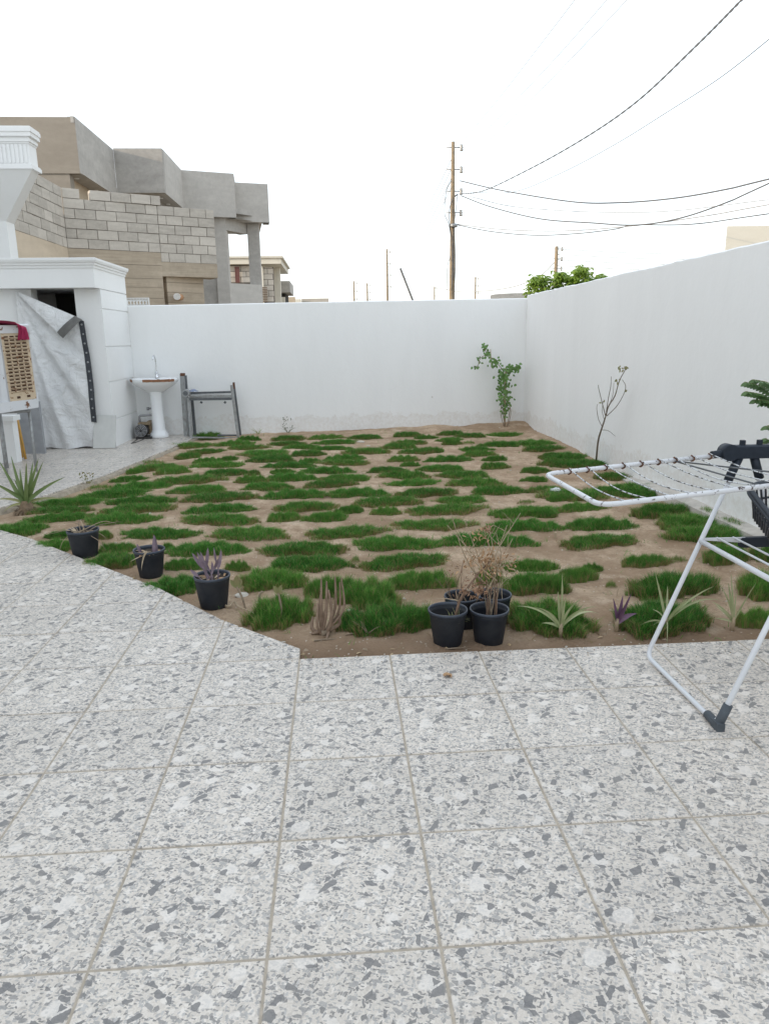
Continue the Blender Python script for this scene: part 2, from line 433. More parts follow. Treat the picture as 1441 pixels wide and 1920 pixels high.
m_foot = simple('grey_rubber', (.085, .10, .115), .75, .3, 30, .15)
m_steel = simple('galvanised_steel', (.42, .43, .44), .45, .45, 14, .2, 60, metal=.6)
m_chrome = simple('chrome', (.75, .76, .78), .15, .1, 10, .02, metal=1)
m_china = simple('white_ceramic', (.83, .84, .85), .12, .05, 3, .01)
m_brown = simple('brown_stain', (.36, .17, .09), .7, .5, 40, .3)

# ------------------------------------------------------------------ terrain and garden soil
BACK_Y, RIGHT_X = 8.15, 3.10
mb = MB()
NT_ = 24
xs = [-900, -300, -60, -20, -8, RIGHT_X+.1, 12, 30, 80, 300, 900]; ys = [-300, -60, -15, -5, 0, 4, BACK_Y+.1, 14, 30, 80, 300, 1200]
v = [(x, y, -.22) for y in ys for x in xs]; nx = len(xs)
mb.add(v, [(j*nx+i, j*nx+i+1, (j+1)*nx+i+1, (j+1)*nx+i) for j in range(len(ys)-1) for i in range(nx-1)])
tag(mb.build('terrain', m_terrain), kind='structure')

CHAIN = [(-3.2, 3.05), (-2.39, 2.52), (-2.034, 2.222), (-1.494, 1.675), (-.846, 1.02), (-.415, .50), (0.0, .104)]
def chain_y(x):
    if x <= CHAIN[0][0]: return CHAIN[0][1]
    for (a, b), (c, d) in zip(CHAIN, CHAIN[1:]):
        if x <= c: return b+(d-b)*(x-a)/(c-a)
    return 0.0
KERB = [(-1.90, 8.14), (-1.92, 7.31), (-2.277, 4.803), (-2.544, 3.757), (-2.78, 3.2), (-3.25, 3.06)]
def kerb_x(y):
    for (a, b), (c, d) in zip(KERB, KERB[1:]):
        if y >= d: return a+(c-a)*(y-b)/(d-b)
    return -3.3
def sstep(a, b, x):
    t = max(0, min(1, (x-a)/(b-a))); return t*t*(3-2*t)
def soil_z(x, y):
    z = -.035 + .035*sstep(1.0, 6.5, y) - .045*(1-sstep(0, .9, x-kerb_x(y)))
    z += .012*noise.noise((x*1.3, y*1.3, 0)) + +.011*noise.noise((x*3.7, y*3.7, 2)) + .007*noise.noise((x*11, y*11, 5)) + .0035*noise.noise((x*29, y*29, 9))
    bk = sstep(7.45, 8.05, y)*sstep(-.3, 2.0, x)
    z += bk*(.055+.03*noise.noise((x*2.5, y*2.5, 7)))
    z += .03*sstep(2.6, 3.1, x)*sstep(4, 6, y)
    if x < .02:
        e = y-chain_y(x)
    else: e = y
    z -= .012*(1-sstep(0, .12, e))
    return z
X0, X1, Y0, Y1, ST = -3.3, RIGHT_X+.05, -.05, BACK_Y+.05, .028
nx = int((X1-X0)/ST)+1; ny = int((Y1-Y0)/ST)+1
v = []; f = []; idx = {}
for j in range(ny):
    for i in range(nx):
        x = X0+i*ST; y = Y0+j*ST
        if y < (chain_y(x)-.12 if x < 0 else -.1) or x < kerb_x(y)-.15: continue
        idx[(i, j)] = len(v); v.append((x, y, min(soil_z(x, y), .12)))
for (i, j) in idx:
    q = [idx.get(k) for k in ((i, j), (i+1, j), (i+1, j+1), (i, j+1))]
    if None not in q: f.append(tuple(q))
mb = MB(); mb.add(v, f, 0, True); tag(mb.build('garden_soil', m_soil), kind='structure')

# ------------------------------------------------------------------ patio of terrazzo tiles
TS, JT = .4, .0031
patio = MB()
pp = [(-4.6, -4.8), (RIGHT_X-.002, -4.8), (RIGHT_X-.002, -.006), (.0, -.006)] + [(a-.004, b-.006) for a, b in reversed(CHAIN)] + [(-4.6, 3.05)]
patio.prism(pp, -.2, -.0026)
patio = tag(patio.build('patio', m_grout), kind='structure')
full = None
def tile_piece(poly, cx, cy, parent, mat, share=None):
    mbt = MB(); mbt.prism([(px-cx, py-cy) for px, py in poly], -.03, 0.0, 0, .0022)
    if share is not None: o = link('tile', share, parent, (cx, cy, 0))
    else: o = mbt.build('tile', mat, parent, (cx, cy, 0))
    o.location.z = rnd.uniform(-.0012, .0012)
    return o
for i in range(-9, 8):
    for j in range(-10, 8):
        x0, x1, y0, y1 = i*TS+JT, (i+1)*TS-JT, j*TS+JT, (j+1)*TS-JT
        cx, cy = (i+.5)*TS, (j+.5)*TS
        if i >= 0:
            if j >= 0: continue
            x1 = min(x1, RIGHT_X-.004)
            poly = [(x0, y0), (x1, y0), (x1, y1), (x0, y1)]; isfull = x1 > (i+1)*TS-.01
        else:
            brk = sorted({x0, x1} | {c[0] for c in CHAIN if x0 < c[0] < x1})
            xs_ = sorted(set(brk + [x0+(x1-x0)*k/16 for k in range(17)]))
            if max(chain_y(x) for x in xs_) <= y0+.01: continue
            if min(chain_y(x) for x in xs_) >= y1:
                poly = [(x0, y0), (x1, y0), (x1, y1), (x0, y1)]; isfull = True
            else:
                isfull = False; xe = [x for x in xs_ if chain_y(x) > y0+.008]
                top = [(x, min(y1, chain_y(x))) for x in xe]
                tp = [top[0]]
                for k in range(1, len(top)-1):       # drop collinear points
                    (ax, ay), (bx, by), (dx, dy) = tp[-1], top[k], top[k+1]
                    if abs((bx-ax)*(dy-ay)-(by-ay)*(dx-ax)) > 1e-5: tp.append(top[k])
                tp.append(top[-1])
                if len(tp) < 2 or tp[-1][0]-tp[0][0] < .015: continue
                poly = [(tp[0][0], y0), (tp[-1][0], y0)] + list(reversed(tp))
        if isfull and full is None:
            full = tile_piece(poly, cx, cy, patio, m_tile).data
        else: tile_piece(poly, cx, cy, patio, m_tile, full if isfull else None)

# raised platform in front of the outhouse, same tiles
pl = MB()
PLP = [(-7, 3.06)] + list(reversed(KERB)) + [(-7, 8.14)]
pl.prism([(-7, 3.06)] + [(x-.012, y) for x, y in reversed(KERB)] + [(-7, 8.14)], -.2, -.004)
platform = tag(pl.build('platform', m_grout), kind='structure')
fullp = None
for i in range(-12, -4):
    for j in range(7, 21):
        x0, x1, y0, y1 = i*TS+.002, (i+1)*TS-.002, max(3.075, j*TS+.002), min(8.135, (j+1)*TS-.002)
        if y1-y0 < .03: continue
        ysn = sorted({y0, y1} | {k[1] for k in KERB if y0 < k[1] < y1}); ysn = sorted(set(ysn+[y0+(y1-y0)*k/12 for k in range(13)]))
        ee = [(min(x1, kerb_x(y)-.006), y) for y in ysn]; ee = [e for e in ee if e[0] > x0+.008]
        if len(ee) < 2: continue
        tp = [ee[0]]
        for k in range(1, len(ee)-1):
            (ax, ay), (bx, by), (dx, dy) = tp[-1], ee[k], ee[k+1]
            if abs((bx-ax)*(dy-ay)-(by-ay)*(dx-ax)) > 1e-5: tp.append(ee[k])
        tp.append(ee[-1])
        isf = all(abs(e[0]-x1) < 1e-6 for e in ee) and y1-y0 > .395
        poly = [(x0, tp[0][1])] + tp + [(x0, tp[-1][1])]
        cx, cy = (i+.5)*TS, (j+.5)*TS
        if isf and fullp is None: fullp = tile_piece(poly, cx, cy, platform, m_tile2).data
        else: tile_piece(poly, cx, cy, platform, m_tile2, fullp if isf else None)
kb = MB()
for (a, b), (c, d) in zip(KERB, KERB[1:]):
    n_ = max(2, int(math.hypot(c-a, d-b)/.06))
    for k in range(n_):
        t0, t1 = k/n_, (k+1)/n_
        P = Vector((a+(c-a)*t0, b+(d-b)*t0)); Q = Vector((a+(c-a)*t1, b+(d-b)*t1))
        nn = Vector((-(Q-P).y, (Q-P).x)).normalized()
        w0 = .016+.014*noise.noise((P.x*7, P.y*7, 0)); w1 = .016+.014*noise.noise((Q.x*7, Q.y*7, 0))
        h0 = -.012+.008*noise.noise((P.x*9, P.y*9, 3)); h1 = -.012+.008*noise.noise((Q.x*9, Q.y*9, 3))
        o0 = P+nn*(w0+.012); o1 = Q+nn*(w1+.012)
        i0 = P-nn*.005; i1 = Q-nn*.005
        kb.add([(i0.x, i0.y, h0), (o0.x, o0.y, h0-.012), (o0.x+nn.x*.012, o0.y+nn.y*.012, -.2), (i1.x, i1.y, h1), (o1.x, o1.y, h1-.012), (o1.x+nn.x*.012, o1.y+nn.y*.012, -.2)],
               [(0, 1, 4, 3), (1, 2, 5, 4)], 0, True)
o = kb.build('kerb_edge', m_kerb, platform)

# ------------------------------------------------------------------ garden walls
def rough_wall(name, P, Q, z1a, z1b, t, mats, seg=.12, amp=.004):
    """plastered wall: front face P->Q, hand finished top edge"""
    P = Vector(P); Q = Vector(Q); L = (Q-P).length; n_ = int(L/seg); d = (Q-P).normalized(); nn = Vector((-d.y, d.x))*t
    v = []; f = []
    for i in range(n_+1):
        k = i/n_; p = P+(Q-P)*k; z = z1a+(z1b-z1a)*k
        e = amp*noise.noise((i*.9, 3.1, L)) + amp*.8*noise.noise((i*.23, 9.1, L)); w = .004*noise.noise((i*.31, 1.7, L))
        q = p+nn
        v += [(p.x, p.y, -.3), (p.x+nn.x*w, p.y+nn.y*w, 1.0), (p.x, p.y, z-.012+e), (p.x+nn.x*.08, p.y+nn.y*.08, z+e), (q.x-nn.x*.08, q.y-nn.y*.08, z+e*.5), (q.x, q.y, z-.012), (q.x, q.y, -.3)]
    for i in range(n_):
        a = i*7; b = a+7
        for k in range(6): f.append((a+k, b+k, b+k+1, a+k+1))
    f += [(6, 5, 4, 3, 2, 1, 0), tuple(n_*7+k for k in range(7))]
    mbw = MB(); mbw.add(v, f); return mbw.build(name, mats)
w = rough_wall('boundary_wall', (-2.80, BACK_Y), (RIGHT_X+.15, BACK_Y), 1.893, 1.937, .18, m_wall)
tag(w, 'long white plastered garden wall across the back of the lawn', 'wall')
wr = empty('boundary_wall', (RIGHT_X, 2, 0), 'white plastered garden wall running along the right side', 'wall')
w = rough_wall('wall_face', (RIGHT_X, BACK_Y-.002), (RIGHT_X, -5), 1.978, 1.978, .18, m_wall, .09, .010); w.parent = wr; w.matrix_parent_inverse = wmat(wr).inverted()
ft = MB()
n_ = 80
for i in range(n_):
    ya, yb = 3.9-i*.05, 3.9-(i+1)*.05
    def pf(y): return RIGHT_X-.125+.008*noise.noise((y*4, 0, 1)), .045+.006*noise.noise((y*5, 2, 2))-.05*sstep(3.2, 3.9, y)
    (xa, za), (xb, zb) = pf(ya), pf(yb)
    ft.add([(RIGHT_X+.01, ya, za+.012), (xa, ya, za), (xa-.01, ya, -.2), (RIGHT_X+.01, yb, zb+.012), (xb, yb, zb), (xb-.01, yb, -.2)], [(0, 3, 4, 1), (1, 4, 5, 2)], 0, False)
o = ft.build('footing', simple('footing_render', (.60, .56, .50), .9, .3, 9, .4, 40), wr)
# ------------------------------------------------------------------ outhouse with tarpaulin door
OX, OF, OB = -2.79, 6.94, 6.74        # right face, wall face, beam face
oh = empty('outhouse', (-3.7, 7.4, 0), 'small white outhouse with moulded cornice beside the back wall', 'outhouse')
m_ = MB()
m_.box(OX-.33, OX-.014, OF, BACK_Y-.004, -.1, 2.05)                       # right pier and side wall core
m_.box(-6.2, -3.66, OF, OF+.2, -.1, 2.05)                               # wall left of the door
m_.box(-6.2, OX-.35, BACK_Y-.14, BACK_Y-.006, -.1, 2.05)
m_.build('wall', m_white, oh)
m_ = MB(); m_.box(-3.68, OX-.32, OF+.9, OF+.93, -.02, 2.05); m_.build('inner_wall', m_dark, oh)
m_ = MB(); m_.box(-6.2, OX, OB, BACK_Y-.003, 2.052, 2.29); m_.build('lintel_beam', m_white, oh)
def moulding(profile, path, name, mat, parent):
    """cornice profile (out, z) swept round an L shaped path given as outward-offset corner lists"""
    mm = MB(); rings = []
    for (x, y, ox, oy) in path:
        rings.append([(x+ox*o_, y+oy*o_, z) for o_, z in profile])
    n1 = len(profile); v = [p for r in rings for p in r]; f = []
    for i in range(len(rings)-1):
        for k in range(n1-1): f.append((i*n1+k, (i+1)*n1+k, (i+1)*n1+k+1, i*n1+k+1))
    mm.add(v, f); return mm.build(name, mat, parent)
prof = [(-.02, 2.288), (.012, 2.288), (.014, 2.318), (.03, 2.322), (.032, 2.345), (.05, 2.352), (.062, 2.375), (.064, 2.40), (.05, 2.405), (-.3, 2.40)]
moulding(prof, [(-6.2, OB, 0, -1), (OX, OB, 1, -1), (OX, BACK_Y-.003, 1, 0)], 'cornice', m_white, oh)
m_ = MB(); m_.box(-6.2, OX-.2, OB+.2, BACK_Y-.01, 2.30, 2.395); m_.build('roof', m_white, oh)
zg = [-.02, .37, .865, 1.32, 1.80, 2.05]
for a, b in zip(zg, zg[1:]):
    m_ = MB(); m_.box(OX-.016, OX, OF+.001, BACK_Y-.006, a+.009, b-.009); m_.build('wall_panel', m_white, oh)
# board leaning on the pier
m_ = MB()
c = [Vector((-3.045, 6.80, .003)), Vector((-2.762, 6.80, .003)), Vector((-2.742, 6.925, .425)), Vector((-3.03, 6.925, .437))]
nn = Vector((0, -.96, .28))*.014
m_.add([*c, *[p+nn for p in c]], [(0, 1, 2, 3), (7, 6, 5, 4), (0, 4, 5, 1), (1, 5, 6, 2), (2, 6, 7, 3), (3, 7, 4, 0)])
tag(m_.build('leaning_board', simple('pale_board', (.60, .60, .575), .6, .12, 8, .05)), 'pale square board leaning against the outhouse pier', 'board')

# tarpaulin: woven grey sheet nailed at the top left, its top right corner folded over
def tarp_mat():
    t = NT('tarpaulin_weave', .62, .3); pos = t.tc.outputs['Object']
    mp = t.new('ShaderNodeMapping'); mp.inputs['Scale'].default_value = (1, 1, 1); t.l.new(pos, mp.inputs[0])
    c = t.mix(t.ramp(t.noise(2.2, 6, .65, pos), .3, .7), (.66, .665, .67), (.82, .82, .82))
    c = t.mix(t.math('MULTIPLY', t.ramp(t.noise(7, 6, .7, pos), .52, .75), .5), c, (.50, .485, .455))
    so = t.new('ShaderNodeSeparateXYZ'); t.l.new(pos, so.inputs[0])      # creases left by folding
    cx_ = t.math('PINGPONG', t.math('ADD', so.outputs[0], t.math('MULTIPLY', t.noise(2, 2, .5, pos), .05)), .135); cz_ = t.math('PINGPONG', t.math('ADD', so.outputs[2], t.math('MULTIPLY', t.noise(2.3, 2, .5, pos), .05)), .15)
    fold_ = t.math('ADD', t.ramp(cx_, .0, .016), t.ramp(cz_, .0, .016))
    b = t.bump(fold_, .3, .006); b = t.bump(t.noise(5.5, 5, .6, pos, 1.5), .7, .06, b); b = t.bump(t.noise(19, 4, .6, pos, .8), .22, .02, b); b = t.bump(t.noise(420, 2, .5, pos), .15, .002, b)
    return t.fin(c, b)
m_tarp = tarp_mat()
m_strip = simple('dark_hem_tape', (.05, .055, .065), .6, .4, 20, .2)
tp = empty('tarpaulin', (-3.4, 6.9, 0), 'grey tarpaulin with dark eyelet hem hung over the outhouse doorway', 'tarpaulin')
def tz(u, v_):        # pleats fan out from the nailed corner
    r_ = math.hypot(u, 1-v_); a = math.atan2(1-v_, u+1e-4)
    z = .030*math.sin(a*13+.6)*min(1, r_*1.6) + .016*math.sin(a*29+r_*3)*min(1, r_) + .022*noise.noise((u*3.2, v_*4.5, 1)) + .009*noise.noise((u*9, v_*11, 4))
    return z*(1-.75*sstep(.72, .95, u))
def tarp_pt(u, v_, off=0):
    # left edge runs from nail (-3.83,2.03) down to (-3.86,0); right hem from (-3.02,1.64) to (-2.965,.42)
    top = Vector((-3.83+u*.78, 0, 2.03-u*.36)); bot = Vector((-3.84+u*.80, 0, .012+.012*math.sin(u*9)))
    p = top*(v_) + bot*(1-v_)
    p.x += .03*math.sin((1-v_)*3.0)*u
    return Vector((p.x, OF-.055-tz(u, v_)-off+.02*(v_-1), p.z))
NU, NV = 44, 70
m_ = MB(); v = [tarp_pt(i/NU, j/NV) for j in range(NV+1) for i in range(NU+1)]
m_.add(v, [(j*(NU+1)+i, j*(NU+1)+i+1, (j+1)*(NU+1)+i+1, (j+1)*(NU+1)+i) for j in range(NV) for i in range(NU)], 0, True)
sheet = m_.build('sheet', m_tarp, tp)
m_ = MB(); sv = []
for j in range(61):
    k = .20+.80*j/60*.995
    for u in (.955, 1.045): 
        q = tarp_pt(u, k, .006); sv.append(q)
m_.add(sv, [(2*j, 2*j+1, 2*j+3, 2*j+2) for j in range(60)], 0, True)
hem = m_.build('hem_strip', m_strip, tp)
for j in range(11):
    q = tarp_pt(1.0, .24+.072*j, .012); e_ = MB(); e_.lathe([(0, .002), (.011, .002), (.013, 0)], 10, (0, 0, 0))
    e_.v = [(q.x+x, q.y-z, q.z+y) for x, y, z in e_.v]; e_.build('eyelet', m_steel, hem)
# folded-over triangle of the top edge
A = Vector((-3.83, OF-.075, 2.035)); B = Vector((-3.055, OF-.13, 1.69)); C_ = Vector((-3.30, OF-.15, 1.475)); 
m_ = MB(); n_ = 20; v = []
for i in range(n_+1):
    for j in range(7):
        a = i/n_; b = j/6
        p = A.lerp(B, a).lerp(A.lerp(C_, a), b); p.y -= .028*math.sin(b*math.pi)*a + .008*noise.noise((a*6, b*4, 3)) + .004
        v.append(p)
m_.add(v, [(i*7+j, i*7+j+1, (i+1)*7+j+1, (i+1)*7+j) for i in range(n_) for j in range(6)], 0, True)
m_.build('folded_flap', m_tarp, tp)
m_ = MB(); v = []
for j in range(13):
    b = j/12; p = B.lerp(C_, b); dd = (B-A).lerp(C_-A, b).normalized()
    for k, s_ in enumerate((-.05, .0, .055)):
        q = p+dd*s_; q.y -= .035*math.sin(b*math.pi)+.018+(.01 if k == 1 else 0); v.append(q)
m_.add(v, [(j*3+k, j*3+k+1, j*3+k+4, j*3+k+3) for j in range(12) for k in range(2)], 0, True)
m_.build('flap_hem', simple('worn_hem_tape', (.16, .155, .145), .6, .4, 12, .2), tp)

# ------------------------------------------------------------------ own house (left of the patio; shades the yard)
ho = empty('house', (-9, 0, 0), 'white plastered family house on the left of the patio', 'house')
m_ = MB(); m_.box(-15, -4.65, -11, 6.93, -.2, 3.5); m_.build('wall', m_white, ho)
m_ = MB(); m_.box(-15.1, -4.5, -11.1, 6.6, 3.5, 3.95); m_.build('parapet', m_white, ho)
for k, yy in enumerate((-7, -3.2, .6, 4.0)):
    for zz in (1.0,):
        m_ = MB(); m_.box(-4.66, -4.62, yy-.6, yy+.6, zz, zz+1.3); wo = m_.build('window', m_dark, ho)
        m_ = MB()
        for a in (-.64, .6): m_.box(-4.66, -4.60, yy+a, yy+a+.04, zz-.04, zz+1.34)
        for b in (-.04, 1.3): m_.box(-4.66, -4.602, yy-.6, yy+.6, zz+b, zz+b+.04)
        m_.build('window_frame', m_white, wo)

# ------------------------------------------------------------------ white house with flared canopy behind the outhouse
wh = empty('white_house', (-6, 9.5, 0), 'white house corner with fluted moulded cornice and flared soffit, top left', 'house')
YF = 9.0
cq = atY(12, 415, YF+.55); YB = YF+.55
m_ = MB(); m_.box(-9, cq.x, YB, YB+.3, -.2, cq.z); m_.build('column', m_white, wh)
m_ = MB(); xb = -4.215
m_.add([(-9, YB, cq.z), (cq.x, YB, cq.z), (xb, YF-.02, 3.90), (-9, YF-.02, 3.90), (-9, YB+.3, cq.z), (cq.x, YB+.3, cq.z), (xb-.02, YF+.28, 3.90), (-9, YF+.28, 3.90)],
       [(0, 1, 2, 3), (1, 5, 6, 2), (5, 4, 7, 6)])
m_.build('flared_bracket', m_white, wh)
m_ = MB(); m_.box(-8, -4.19, YF-.06, YF+.3, 3.90, 3.955); m_.box(-8, -4.20, YF-.045, YF+.29, 3.955, 3.972); m_.build('lower_moulding', m_white, wh)
m_ = MB(); m_.box(-8, -4.225, YF-.015, YF+.26, 3.972, 4.25); fr = m_.build('frieze', m_white, wh)
for i in range(14):
    m_ = MB(); x = -4.26-i*.06; m_.box(x-.034, x, YF-.030, YF-.014, 3.985, 4.24); m_.build('flute', m_white, fr)
m_ = MB()
for o_, za, zb in ((.012, 4.25, 4.275), (.03, 4.275, 4.315), (.022, 4.315, 4.34), (.06, 4.34, 4.40), (.075, 4.40, 4.455), (.065, 4.455, 4.475)):
    m_.box(-8, -4.225+o_, YF-.015-o_, YF+.26+o_*.5, za, zb)
m_.build('cornice', m_white, wh)
m_ = MB(); m_.box(-14, -5.45, 6.97, 9.9, -.2, 4.8); m_.build('wall', m_white, wh)  # unseen house body, added to keep the low sun off the yard

# ------------------------------------------------------------------ unfinished block house behind the wall
bh = empty('block_house', (-5, 13, 0), 'unfinished concrete block extension on board-marked beams behind the wall', 'building')
K = Vector((-5.04, 12.6)); K1 = Vector((-3.43, 13.50)); K2 = Vector((-2.345, 14.06)); KN = Vector((-5.04, 10.16)); KL = Vector((-7.5, 10.16))
CH, ZB = .187, 3.215
bmesh_cache = {}
def block(P, d, L, z, t=.18, out=0.0, jitter=True):
    """one hollow-block face: own mesh per length, proud of the mortar"""
    key = round(L, 2)
    if key not in bmesh_cache:
        b_ = MB(); e = .004
        x0, x1, z0, z1 = .005, L-.005, .005, CH-.005
        b_.add([(x0, t, z0), (x1, t, z0), (x1, t, z1), (x0, t, z1), (x0, e, z0), (x1, e, z0), (x1, e, z1), (x0, e, z1), (x0+e, 0, z0+e), (x1-e, 0, z0+e), (x1-e, 0, z1-e), (x0+e, 0, z1-e)],
               [(8, 9, 10, 11), (4, 5, 9, 8), (5, 6, 10, 9), (6, 7, 11, 10), (7, 4, 8, 11), (0, 1, 5, 4), (1, 2, 6, 5), (2, 3, 7, 6), (3, 0, 4, 7), (0, 3, 2, 1)])
        me = bpy.data.meshes.new('block'); me.from_pydata(b_.v, [], b_.f); me.materials.append(m_block); bmesh_cache[key] = me
    nn = Vector((d.y, -d.x))
    o_ = out + (rnd.uniform(-.006, .006) if jitter else 0)
    ob = bpy.data.objects.new('block', bmesh_cache[key]); COL.objects.link(ob)
    ob.location = (P.x+nn.x*o_, P.y+nn.y*o_, z+rnd.uniform(-.002, .002)); ob.rotation_euler = (0, rnd.uniform(-.004, .004), math.atan2(d.y, d.x))
    ob.parent = bh; ob.matrix_parent_inverse = wmat(bh).inverted()
def courses(P, Q, z, n, L=.4, start=0, first=None):
    d = (Q-P).normalized(); T = (Q-P).length
    for k in range(n):
        x = 0.0; first_len = L if (k+start) % 2 == 0 else L/2
        while x < T-.03:
            l = first_len if x == 0 else L
            l = min(l, T-x); 
            if T-x-l < .06: l = T-x
            block(P+d*x, d, l, z+k*CH); x += l
d1 = (K2-K).normalized()
courses(K, K1, ZB, 5, .40)
courses(K1, K2, ZB-CH, 6, .345, 1)
courses(K+d1*.52, K+d1*1.92, ZB+5*CH, 1, .40)
courses(KN, K-Vector((0, .006)), ZB, 6, .40, 1)
courses(Vector((-5.9, 10.16)), Vector((-5.045, 10.16)), ZB, 3, .40)
courses(K+Vector((.0, -.001)), K+d1*.33, ZB+5*CH, 1, .40)
# mortar core behind the blocks
m_ = MB()
m_.obox(K+Vector((.02, .03)), K1+Vector((0, .012)), ZB, ZB+5*CH-.004, .15)
m_.obox(K1+Vector((0, .012)), K2+Vector((-.01, .012)), ZB-CH, ZB+5*CH-.004, .15)
m_.obox(KN+Vector((-.012, .012)), K+Vector((-.012, 0)), ZB, ZB+6*CH-.004, .15)
m_.build('mortar', m_mortar, bh)
# beams under the blocks and board-marked walls, each board its own piece
def planks(P, Q, zs, t, mat, out=.004):
    for a, b in zip(zs, zs[1:]):
        p_ = MB(); nn = Vector(((Q-P).normalized().y, -(Q-P).normalized().x))*rnd.uniform(0, out)
        p_.obox(P+nn, Q+nn, a+.003, b-.003, t); p_.build('board_course', mat, bh)
planks(K, K1, [2.0, 2.28, 2.50, 2.68, 2.95, ZB], .3, m_form, .012)
m_ = MB(); m_.obox(K1, K2, ZB-CH-.29, ZB-CH, .5); m_.build('beam', m_form, bh)
planks(K1+Vector((.05, .12)), K2+Vector((-.35, .12)), [1.9, 2.2, 2.42, 2.62, 2.74], .2, m_form, .008)
m_ = MB(); m_.obox(KN, K, -.2, ZB, .6); m_.build('side_wall', m_conc_tan, bh)
m_ = MB(); m_.box(-9, -5.041, 10.165, 10.7, -.2, ZB); m_.build('front_wall', m_conc, bh)
m_ = MB(); m_.obox(K, K1, -.2, 1.99, .3); m_.obox(K1+Vector((.05, .14)), K2+Vector((-.35, .14)), -.2, 1.89, .3); m_.build('lower_wall', m_conc_tan, bh)
m_ = MB(); m_.box(-10, -5.7, 10.75, 13.4, -.2, 4.0); m_.build('body', m_conc, bh)
q = atY(335, 556, 13.6)
m_ = MB(); m_.tube([(q.x, q.y+.3, q.z), (q.x, q.y-.16, q.z-.01)], .062, 14, 0); m_.tube([(q.x, q.y-.12, q.z-.008), (q.x, q.y-.2, q.z-.012)], .07, 14, 1)
m_.build('drain_pipe', [simple('orange_pipe', (.62, .33, .17), .5), simple('white_pipe', (.78, .76, .72), .5)], bh)
# pierced white screen on top of the garden wall
gx0, gx1 = -3.12, -2.76
sc = empty('pierced_screen', (-2.45, 8.3, 1.9), 'white pierced ornamental screen panel behind the back wall', 'screen')
pA, pB = atY(243, 572, 12.2), atY(279, 558, 12.2)
fr_ = MB(); x0, x1, z0, z1 = pA.x-.1, pB.x, pA.z-.25, pB.z
fr_.box(x0, x1, 12.2, 12.24, z1-.02, z1); fr_.box(x1-.02, x1, 12.2, 12.24, z0, z1-.02); fr_.box(x0, x0+.02, 12.2, 12.24, z0, z1-.02); fr_.box(x0+.02, x1-.02, 12.2, 12.24, z0, z0+.02)
fr_.build('frame', m_white, sc)
for i in range(7):
    xx = x0+.03+i*(x1-x0-.06)/7; w_ = (x1-x0-.06)/7
    for a, b in (((xx, z1-.03), (xx+w_, z1-.16)), ((xx+w_, z1-.03), (xx, z1-.16)), ((xx+w_/2, z1-.02), (xx+w_*.4, z1-.3))):
        b_ = MB(); b_.tube([(a[0], 12.22, a[1]), (b[0], 12.22, b[1])], .011, 5); b_.build('bar', m_white, sc)
b_ = MB(); b_.box(x0-.1, x1+.5, 12.26, 12.4, -.2, z0+.1); b_.build('backing_wall', m_conc_tan, sc)

# ------------------------------------------------------------------ grey concrete villa under construction
vh = empty('concrete_villa', (-5, 18, 0), 'bare grey concrete two storey house with stepped parapets', 'house')
Y1_, Y2_, Y3_ = 15.0, 17.88, 20.41
m_ = MB(); m_.box(-10, -5.395, Y1_, Y1_+.15, 5.08, 6.235); m_.build('parapet_front', m_conc_lit, vh)
m_ = MB(); m_.box(-5.55, -5.39, Y1_+.002, Y2_-.002, 5.10, 6.245); m_.box(-5.48, -5.41, Y1_-.01, Y1_+.12, 6.12, 6.25); m_.build('parapet_side', m_conc, vh)
m_ = MB(); m_.box(-10, -5.552, Y1_+.152, Y2_+.5, 5.10, 5.25); s1 = m_.build('soffit_slab', m_conc, vh)
m_ = MB(); m_.box(-10, -5.64, Y1_+.03, Y1_+.3, -.2, 5.078); m_.build('front_wall', m_conc_lit, vh)
m_ = MB(); m_.box(-5.95, -5.80, Y1_+.31, Y2_+3, -.2, 5.098); m_.build('side_wall', m_conc_tan, vh)
m_ = MB(); m_.box(-5.388, -4.152, Y2_, Y2_+.16, 5.20, 6.28); m_.build('parapet_front', m_conc, vh)
m_ = MB(); m_.box(-4.31, -4.15, Y2_+.162, Y3_-.002, 5.20, 6.285); m_.build('parapet_side', m_conc, vh)
m_ = MB(); m_.box(-5.94, -4.312, Y2_+.162, Y3_+1, 5.20, 5.34); s2 = m_.build('soffit_slab', m_conc, vh)
m_ = MB(); m_.box(-5.9, -4.62, Y2_+.34, Y2_+.5, -.2, 5.198); m_.build('front_wall', m_conc_tan, vh)
m_ = MB(); m_.box(-4.70, -4.55, Y2_+.5, Y3_+3, -.2, 5.198); m_.build('side_wall', m_conc, vh)
V3R = Vector((-2.70, 20.9)); 
m_ = MB(); m_.obox((-4.148, Y3_), V3R, 5.04, 6.29, .2); m_.build('parapet_front', m_conc, vh)
m_ = MB(); m_.obox(V3R, V3R+Vector((-.2, 2.2)), 5.04, 6.285, .2); m_.build('parapet_side', m_conc, vh)
V4L = Vector((-3.0, 21.42)); V4R = Vector((-1.76, 21.75))
m_ = MB(); m_.obox(V4L, V4R, 5.02, 6.16, .25); m_.build('parapet_front', m_conc, vh)
m_ = MB(); m_.obox(V4R, V4R+Vector((-.06, .5)), 5.02, 6.155, .2); m_.build('parapet_side', m_conc, vh)
m_ = MB(); m_.add([(-4.1, Y3_+.22, 5.05), (-2.75, 21.1, 5.05), (-2.0, 21.9, 5.05), (-2.35, 24.5, 5.05), (-4.6, 24.5, 5.05), (-4.6, Y3_+1.2, 5.05)]+[(-4.1, Y3_+.22, 5.2), (-2.75, 21.1, 5.2), (-2.0, 21.9, 5.2), (-2.35, 24.5, 5.2), (-4.6, 24.5, 5.2), (-4.6, Y3_+1.2, 5.2)],
     [(5, 4, 3, 2, 1, 0), (6, 7, 8, 9, 10, 11)]); m_.build('soffit_slab', m_conc, vh)
YP = 20.95
